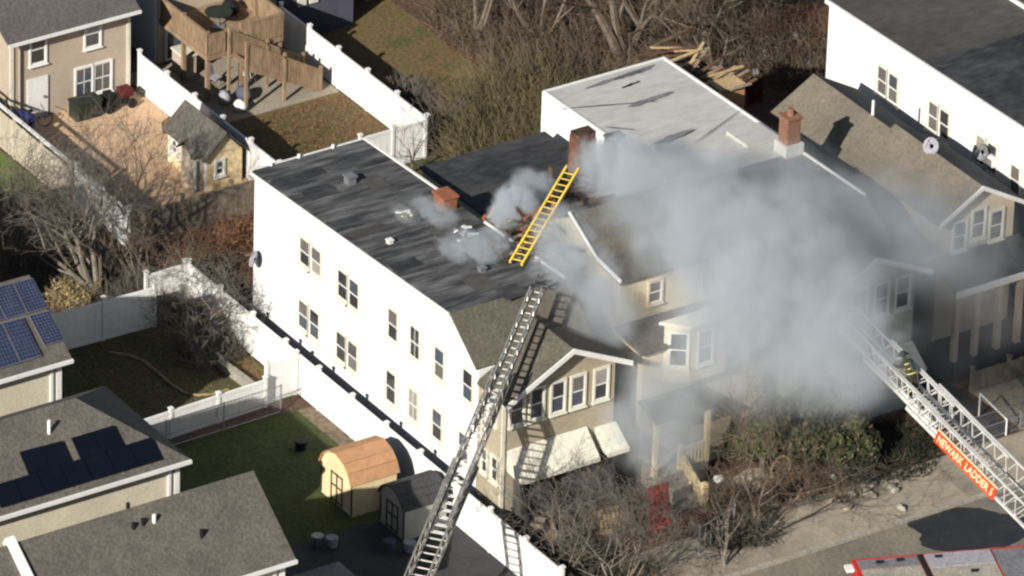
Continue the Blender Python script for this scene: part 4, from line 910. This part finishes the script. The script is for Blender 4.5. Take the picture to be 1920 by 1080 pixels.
# ---- firefighter climbing the right ladder
def firefighter(label,p,fw,up,group=None):
    fw, up = V(fw).normalized(), V(up).normalized(); fw = (fw-up*fw.dot(up)).normalized(); s = fw.cross(up).normalized(); t = thing('person',label,'person',p); P0 = V(p)
    q = lambda x,f_,z: P0+s*x+fw*f_+up*z-P0
    J = {}; vs=[]; rs=[]; es=[]
    def v(nm,x,f_,z,r): J[nm]=len(vs); vs.append(q(x,f_,z)); rs.append(r)
    def e(a,b): es.append((J[a],J[b]))
    v('pelvis',0,0,.95,.17); v('waist',0,.03,1.12,.17); v('chest',0,.1,1.36,.21); v('neck',0,.14,1.53,.08); v('head',0,.17,1.68,.105); v('crown',0,.17,1.80,.085)
    e('pelvis','waist'); e('waist','chest'); e('chest','neck'); e('neck','head'); e('head','crown')
    for sg,nm in ((-1,'l'),(1,'r')):
        k = .16 if sg < 0 else 0
        v('hip'+nm,sg*.12,.02,.88,.125); v('knee'+nm,sg*.15,.16+k,.52+k*.8,.095); v('ankle'+nm,sg*.15,-.02+k,.12+k*1.2,.075); v('toe'+nm,sg*.16,.17+k,.06+k*1.2,.065)
        e('pelvis','hip'+nm); e('hip'+nm,'knee'+nm); e('knee'+nm,'ankle'+nm); e('ankle'+nm,'toe'+nm)
        v('sh'+nm,sg*.22,.12,1.42,.10); v('el'+nm,sg*.34,.26,1.18+k,.075); v('wr'+nm,sg*.27,.46,1.26+k,.055); v('palm'+nm,sg*.26,.53,1.28+k,.045)
        e('chest','sh'+nm); e('sh'+nm,'el'+nm); e('el'+nm,'wr'+nm); e('wr'+nm,'palm'+nm)
        for i in range(4):
            dx = (i-1.5)*.024; v(f'f{nm}{i}a',sg*.26+dx,.585,1.29+k,.011); v(f'f{nm}{i}b',sg*.26+dx,.61,1.262+k-.004*abs(i-1),.010); e('palm'+nm,f'f{nm}{i}a'); e(f'f{nm}{i}a',f'f{nm}{i}b')
        v(f'th{nm}a',sg*.21,.55,1.255+k,.012); v(f'th{nm}b',sg*.225,.585,1.245+k,.010); e('palm'+nm,f'th{nm}a'); e(f'th{nm}a',f'th{nm}b')
    me = bpy.data.meshes.new('body'); me.from_pydata(vs,es,[]); me.update(); me.materials.append(M['coat'])
    o = bpy.data.objects.new('body',me); COL.objects.link(o); o.parent = t
    sm = o.modifiers.new('skin','SKIN')
    for i,r in enumerate(rs): me.skin_vertices[0].data[i].radius = (r,r)
    me.skin_vertices[0].data[0].use_root = True
    su = o.modifiers.new('sub','SUBSURF'); su.levels = 1; su.render_levels = 1
    W = lambda x,f_,z: P0+q(x,f_,z)
    h = MB(); h.blob(W(0,.16,1.78),(.15,.15,.12),12,.0); h.build('helmet','dark',t,smooth=True)
    ring = lambda c,r,nm,ax: MB().tube([c+(s*math.cos(k*.5236)+ax*math.sin(k*.5236))*r for k in range(13)],.028,5,cap=False).build(nm,'reflect',t)
    MB().tube([W(0,.16,1.74)+(s*math.cos(k*.5236)*.2+fw*math.sin(k*.5236)*.24) for k in range(13)],.02,5,cap=False).build('helmet_brim','dark',t)
    ring(W(0,.06,1.2),.19,'coat_stripe',fw); ring(W(0,.0,1.0),.19,'coat_stripe',fw); ring(W(0,.11,1.4),.215,'coat_stripe',fw)
    for sg in (-1,1): ring(W(sg*.3,.37,1.24),.085,'sleeve_stripe',up); ring(W(sg*.155,.1,.35),.1,'trouser_stripe',fw)
    MB().tube([W(.0,-.16,1.05),W(0,-.12,1.5)],.09,10).build('air_tank','greenpl',t)
    return t
ff = base2+d2*((hit(1722,745,base2+n2*.2,n2)-base2).dot(d2))+n2*.25
firefighter('firefighter in dark striped turnout coat climbing the right aerial ladder',ff-V((0,0,.05)),V((d2.x,d2.y,0)),V((d2.x*.45,d2.y*.45,.85)))

# ------------------------------------------------------------------ trees and brush
bare_tree('many-stemmed grey bare tree spreading over the left yards',(-11.9,-12.2,0),7.6,.13,5,1.0,6,11,m='palebark',tm='twiggrey',first=.42)
bare_tree('brown bare tree right of the many-stemmed grey one',(-12.4,-10.0,0),6.0,.09,4,.9,4,17,tm='twig',first=.40)
bare_tree('bare tree behind the solar roof, at the far left',(-15.8,-14.0,0),6.5,.11,5,1.0,4,18,tm='twiggrey',first=.40)
bare_tree('thin upright bare tree in front of the white yard fence',(-15.3,-8.2,0),6.0,.085,4,.55,3,12,first=.4)
bare_tree('bushy grey bare tree leaning over the bend of the white fence',(-6.6,-10.9,0),5.2,.09,5,1.15,6,13,m='palebark',tm='twiggrey',first=.36,droop=-.03)
bare_tree('small bare tree beside the short fence end behind the grey bush',(-11.0,-10.0,0),4.2,.07,4,.8,3,14,tm='twig')
bare_tree('slim bare sapling by the shaded lawn fence return',(-14.6,4.6,0),4.6,.06,4,.5,2,15,tm='twiggrey')
shrub('yellow dry grassy shrub in the sunlit corner by the solar roof',(-12.2,-13.2,0),1.2,1.1,160,3,'paleleaf',leaves='paleleaf',nl=500,ls=.07)
shrub('russet shrub by the rear wall of the long white house',(-9.3,-5.2,0),1.6,1.9,190,4,'twigred',leaves='dryleaf',nl=700,ls=.06)
shrub('russet shrub under the grey weathered board fence',(-12.3,-5.0,0),1.7,1.6,190,5,'twigred',leaves='dryleaf',nl=500,ls=.06)
shrub('brown tangle between the two rear white fences',(-11.0,-7.6,0),1.3,1.6,150,6,'twig')
shrub('dark shrub behind the far lawn fence',(-19.5,7.6,0),1.3,1.5,160,7,'twiggrey')
shrub('dark shrub at the near end of the far lawn fence',(-17.3,8.2,0),1.3,1.6,160,8,'twig')
# front yard
bare_tree('bare shrubby tree in front of the cream awning',(14.0,-6.6,0),4.8,.06,4,1.0,4,31,m='palebark',tm='twiggrey',first=.40)
bare_tree('grey bare tree at the bottom edge beside the fence end',(17.4,-6.0,0),5.4,.07,5,1.0,4,33,tm='twiggrey',first=.38)
bare_tree('pale bare tree at the bottom edge below the red panel',(17.9,-1.8,0),4.6,.06,4,1.0,3,34,m='palebark',tm='twig',first=.40)
bare_tree('pavement tree with a hazy brown bare crown right of the steps',(17.0,.5,0),6.0,.10,5,.85,3,35,tm='twig',first=.42)
bare_tree('thin bare tree against the shed end of the white fence',(16.0,-8.2,0),5.6,.06,5,.8,3,36,tm='twiggrey')
bare_tree('forked pale bare tree at the bottom edge, past the fence end',(18.4,-7.0,0),5.2,.07,4,1.0,3,37,m='palebark',tm='twiggrey',first=.4)
shrub('low green-grey bush below the cream awning',(15.4,-6.9,0),1.4,1.2,200,41,'twiggrey',leaves='leafdk',nl=900,ls=.07)
shrub('dark bush at the bottom edge by the white fence',(17.0,-7.9,0),1.2,1.1,170,42,'twiggrey',leaves='leafdk',nl=700,ls=.07)
shrub('dark tangled bush beside the metal gate',(16.9,.0,0),1.1,1.0,200,43,'twiggrey',leaves='leafdk',nl=500,ls=.06)
shrub('brown leafless bush between the steps and the hoop',(14.6,1.0,0),1.1,.9,160,44,'twig')
shrub('brown leafless bush right of the hoop',(14.9,3.6,0),1.2,1.0,160,45,'twig',leaves='dryleaf',nl=300,ls=.05)
shrub('small green bush beside the curved stones',(15.3,6.4,0),.9,.9,130,46,'twiggrey',leaves='leafdk',nl=800,ls=.07)
def evergreen(label,p,blobs,n,seed,m='leafev',size=.11):
    rg = random.Random(seed); t = thing('evergreen_tree',label,'tree',p,'evergreens before the smoking houses'); b = MB(); p = V(p)
    B = [(p+V(c),V(r)) for c,r in blobs]; b.tube([p-V((0,0,.05)),p+V((0,0,1.0)),p+V((.1,.1,2.0))],[.14,.1,.05],7)
    for c,r in B: b.tube([p+V((0,0,.8)),p.lerp(c,.6)+V((0,0,.3)),c],[.06,.04,.02],5)
    b.build('trunk','bark',t)
    for half in (0,1,2):
        leafmass(MB(),B,(n//2,n//2,n//9)[half],size,rg).build('crown',(m,'leafdk','vine')[half],t)
evergreen('bushy olive-green evergreen under the smoke right of the porch',(12.6,3.6,0),[((0,0,1.6),(1.1,1.1,.9)),((.4,.9,1.3),(.9,.8,.8)),((-.4,-.7,1.3),(.8,.8,.8)),((0,.3,2.4),(.9,.9,.8)),((.5,-.4,2.0),(.8,.8,.7))],8500,51)
evergreen('large dark evergreen with gold-tipped sprays near the right ladder',(13.2,6.0,0),[((0,0,1.5),(1.2,1.2,.9)),((.9,.2,1.0),(.9,1.0,.7)),((.2,1.0,1.7),(.8,.8,.7)),((-.3,-.4,2.6),(.8,.8,.7)),((.3,-.9,1.2),(.8,.8,.7)),((.9,1.2,.9),(.9,.9,.7)),((.0,.7,2.7),(.8,.8,.8))],11000,52)
# tall trees behind the rear yards
spots = [(-18.2,17.6,10.5,.24,61,'tall twin-stemmed bare tree behind the silver roof'),(-19.3,18.9,10,.2,62,'tall bare tree just right of the twin-stemmed one'),(-23.5,13.5,8,.14,63,'bare tree at the top edge above the far lawn'),
 (-21.5,15.6,7.5,.12,64,'spindly bare tree in the brown wood, left of the twin-stemmed tree'),(-22,22.5,9,.16,65,'spreading bare tree at the top edge right of centre'),(-18.6,22.3,7.5,.12,66,'bare tree with low arching limbs above the timber addition'),
 (-19,26.0,8.5,.14,67,'bare tree beside the tall white far-right house'),(-15.5,20.5,6,.1,68,'small bare tree in the shade behind the timber addition'),(-25.5,17.5,8,.13,69,'bare tree furthest back at the top edge')]
for (x,y,h,r,sd,lab) in spots: bare_tree(lab,(x,y,0),h,r,5,.85,2 if r > .18 else 3,sd,tm=('twig','twiggrey')[sd % 2],first=.4,group='bare trees behind the rear yards')
rng = random.Random(70)
def mass(name,m,zones,n,hmin,hmax,r=.014,flat=.5):
    b = MB()
    for (x,y,rad,wt) in zones: brush(b,(x,y,0),rad,int(n*wt),hmin,hmax,rng,r,flat)
    return stuff(b.build(name,m,loc=(0,0,0)))
mass('vine_thicket','vine',[(-13.5,8.3,2.2,1),(-11.5,9.5,2.0,1),(-15.5,9.8,2.2,1),(-17.0,11.6,2.0,.7),(-13,11.8,2,.7)],2300,.9,2.6,.017)
mass('brown_undergrowth','twig',[(-20,14.5,2.6,1),(-16.5,15.2,2.6,1),(-22.5,18.5,3,1),(-17.5,20.5,3,1),(-20.5,24,3,1),(-12.5,15.5,2.5,.7),(-24,15,3,.8),(-14.5,24,2.5,.7),(-11,7.2,1.6,.6)],1250,.5,2.1,.015)
mass('russet_undergrowth','twigred',[(-21,18.5,3.2,1),(-19.5,13.2,1.6,1),(-23,22,3.2,1),(-17,25.5,2.6,.8),(-10,-4.5,2.4,1),(-12.5,-6.2,2,.7)],800,.3,1.1,.014)
mass('front_undergrowth','twig',[(14.6,-6.2,1.8,.8),(14.6,1.0,1.2,.4),(14.2,2.2,1.6,.6),(15,5.2,1.6,.6),(16.8,-5.8,2,.9),(12.8,-3.6,1.0,.6)],800,.35,1.0,.011)
mass('front_dark_undergrowth','leafdk',[(15.8,-6.6,2.0,1),(16.4,-7.4,1.2,.7),(14.6,8.4,1.8,1),(13.6,9.6,1.6,1),(16,-.5,1.2,.7)],700,.2,.6,.02)
mass('left_undergrowth','twiggrey',[(-11.5,-11.6,2.4,1),(-13.6,-11.4,2.4,1),(-9.7,-9.9,1.2,.5),(-6.2,-10.4,1.5,.8),(-15,-12.5,2,.6)],800,.4,1.5,.012)
scatter_leaves('fallen_leaves',[(-26,12,-7,26),(-26,12,-7,26),(-14.8,-8.5,-7,5),(-16,-16,-9.3,-9.3)],16000,.075,'dryleaf',random.Random(81))
scatter_leaves('fallen_leaves',[(11.6,-8.8,15.3,12),(-9,-16,-1.5,-9.3),(-22,1.5,-15.6,5.8)],5000,.055,'dryleaf',random.Random(82))
rng = random.Random(83)
for k,(x,y,lab,m,r) in enumerate(((-15.9,23.4,'small white ball-like bucket in the dark brush','trim',.28),(-14.6,22.0,'white scrap in the brush nearest the far-right house','cloth',.3),(-16.5,25.4,'upright white board in the brush at the top right','trim',.3),(-14.0,24.4,'grey scrap below the upright white board','grey',.3),(-13.4,23.0,'pale green bag at the corner of the far-right house','paleleaf',.4),(-14.1,6.6,'white scrap by the dark roof edge','trim',.28),(-13.2,7.6,'small teal-green tub by the dark roof edge','leafdk',.26))):
    lump('scrap',lab,'scrap',(x,y,0),(r*.6,r*.5,r*.55),m,.3,'litter in the brush')
rp = thing('red_door_panel','dark red panel standing in the shade behind the timber addition','panel',at(1400,198,0)); pA = at(1396,198,0)
for k in range(4): MB().obox(pA+V((.02*k,.22*k,0)),(-.04,0,1.3-.12*abs(k-1.2)),(0,.2,0),(.05,0,0)).build('board','darkred',rp)


# ------------------------------------------------------------------ smoke
def smoke(px,py,z,r,dens,col=(.825,.875,.92),ns=.55,edge=.55,amp=1.9,seed=0.0,aniso=.1):
    c = at(px,py,z); b = MB(); b.blob((0,0,0),1.0,18,0); o = b.build('smoke',None,loc=(0,0,0),smooth=True) if False else None
    me = bpy.data.meshes.new('smoke'); me.from_pydata(b.v,[],b.f); me.update(); ob = bpy.data.objects.new('smoke',me); COL.objects.link(ob); ob.location = c; ob.scale = r; ob['kind'] = 'stuff'
    m = bpy.data.materials.new('smoke'); m.use_nodes = True; t = m.node_tree; t.nodes.clear(); L = t.links.new; N = t.nodes.new
    out = N('ShaderNodeOutputMaterial'); pv = N('ShaderNodeVolumePrincipled'); L(pv.outputs[0],out.inputs['Volume'])
    pv.inputs['Color'].default_value = (*col,1); pv.inputs['Anisotropy'].default_value = aniso
    tc = N('ShaderNodeTexCoord'); ln = N('ShaderNodeVectorMath'); ln.operation = 'LENGTH'; L(tc.outputs['Object'],ln.inputs[0])
    sc_ = N('ShaderNodeVectorMath'); sc_.operation = 'MULTIPLY_ADD'; sc_.inputs[1].default_value = r; sc_.inputs[2].default_value = (c.x+seed*7,c.y,c.z); L(tc.outputs['Object'],sc_.inputs[0])
    n1 = N('ShaderNodeTexNoise'); n1.inputs['Scale'].default_value = ns; n1.inputs['Detail'].default_value = 6; n1.inputs['Roughness'].default_value = .55; n1.inputs['Distortion'].default_value = .6; L(sc_.outputs[0],n1.inputs['Vector'])
    k = N('ShaderNodeMath'); k.operation = 'MULTIPLY_ADD'; k.inputs[1].default_value = -amp; L(n1.outputs[0],k.inputs[0]); L(ln.outputs[1],k.inputs[2])      # r - 1.5 n
    mr = N('ShaderNodeMapRange'); mr.interpolation_type = 'SMOOTHSTEP'; T0 = .93-amp*.5; mr.inputs[1].default_value = T0; mr.inputs[2].default_value = T0-edge; mr.inputs[3].default_value = 0; mr.inputs[4].default_value = dens; L(k.outputs[0],mr.inputs[0])
    f2 = N('ShaderNodeMapRange'); f2.interpolation_type = 'SMOOTHSTEP'; f2.inputs[1].default_value = 1.0; f2.inputs[2].default_value = .55; f2.inputs[3].default_value = 0; f2.inputs[4].default_value = 1; L(ln.outputs[1],f2.inputs[0])
    mu = N('ShaderNodeMath'); mu.operation = 'MULTIPLY'; L(mr.outputs[0],mu.inputs[0]); L(f2.outputs[0],mu.inputs[1]); L(mu.outputs[0],pv.inputs['Density'])
    me.materials.append(m); return ob
SMK = [
 (1395,475,9.6,(5.2,5.2,3.9),.45,.6,.55), (1265,390,9.6,(4.4,4.0,3.2),.42,.7,.5), (1420,520,10.4,(2.6,2.6,2.2),.45,.9,.5), (1490,575,9.0,(4.8,4.8,4.2),.42,.55,.6), (1450,385,9.4,(5.4,5.0,3.2),.16,.6,.65),
 (1370,640,7.6,(4.4,4.2,3.8),.34,.6,.7), (1225,775,4.0,(3.2,3.4,3.2),.42,.7,.6), (1120,600,6.8,(2.2,2.3,3.0),.60,.8,.55), (1090,520,8.0,(2.4,2.4,2.0),.4,.9,.55),
 (1165,322,8.9,(2.8,2.3,1.8),1.2,1.2,.4), (968,385,8.5,(1.2,1.1,1.1),3.0,2.4,.3), (945,405,8.3,(.9,.8,.7),2.6,2.8,.3), (1000,350,8.3,(1.4,1.2,.9),.9,1.8,.4),
 (1650,440,9,(5.2,4.6,3.4),.17,.5,.7), (1570,650,8.4,(3.8,4.0,3.6),.42,.5,.7), (1770,450,8,(4.8,4.4,3.2),.12,.5,.7), (1780,580,4.5,(5.0,4.6,3.6),.06,.4,.8),
 (890,462,8.25,(2.0,1.1,.5),1.1,2.2,.4), (850,470,8.15,(1.4,.7,.35),1.0,2.6,.4), (930,450,8.3,(1.2,.8,.5),1.0,2.2,.4), (815,397,8.0,(1.9,1.0,.45),.9,2.2,.4), (760,402,7.9,(1.2,.6,.3),.8,2.8,.4),
 (1450,720,4.6,(3.2,3.4,2.6),.12,.5,.7), (1060,440,8.7,(2.0,2.0,1.6),.7,1.1,.45), (1050,500,8.6,(1.8,1.6,1.1),.5,1.3,.45), (1250,900,1.4,(1.8,1.8,1.3),.18,.8,.6)]
for i,(px,py,z,r,dn,ns,ed) in enumerate(SMK): smoke(px,py,z,r,dn,ns=ns,edge=ed,seed=i*1.7)
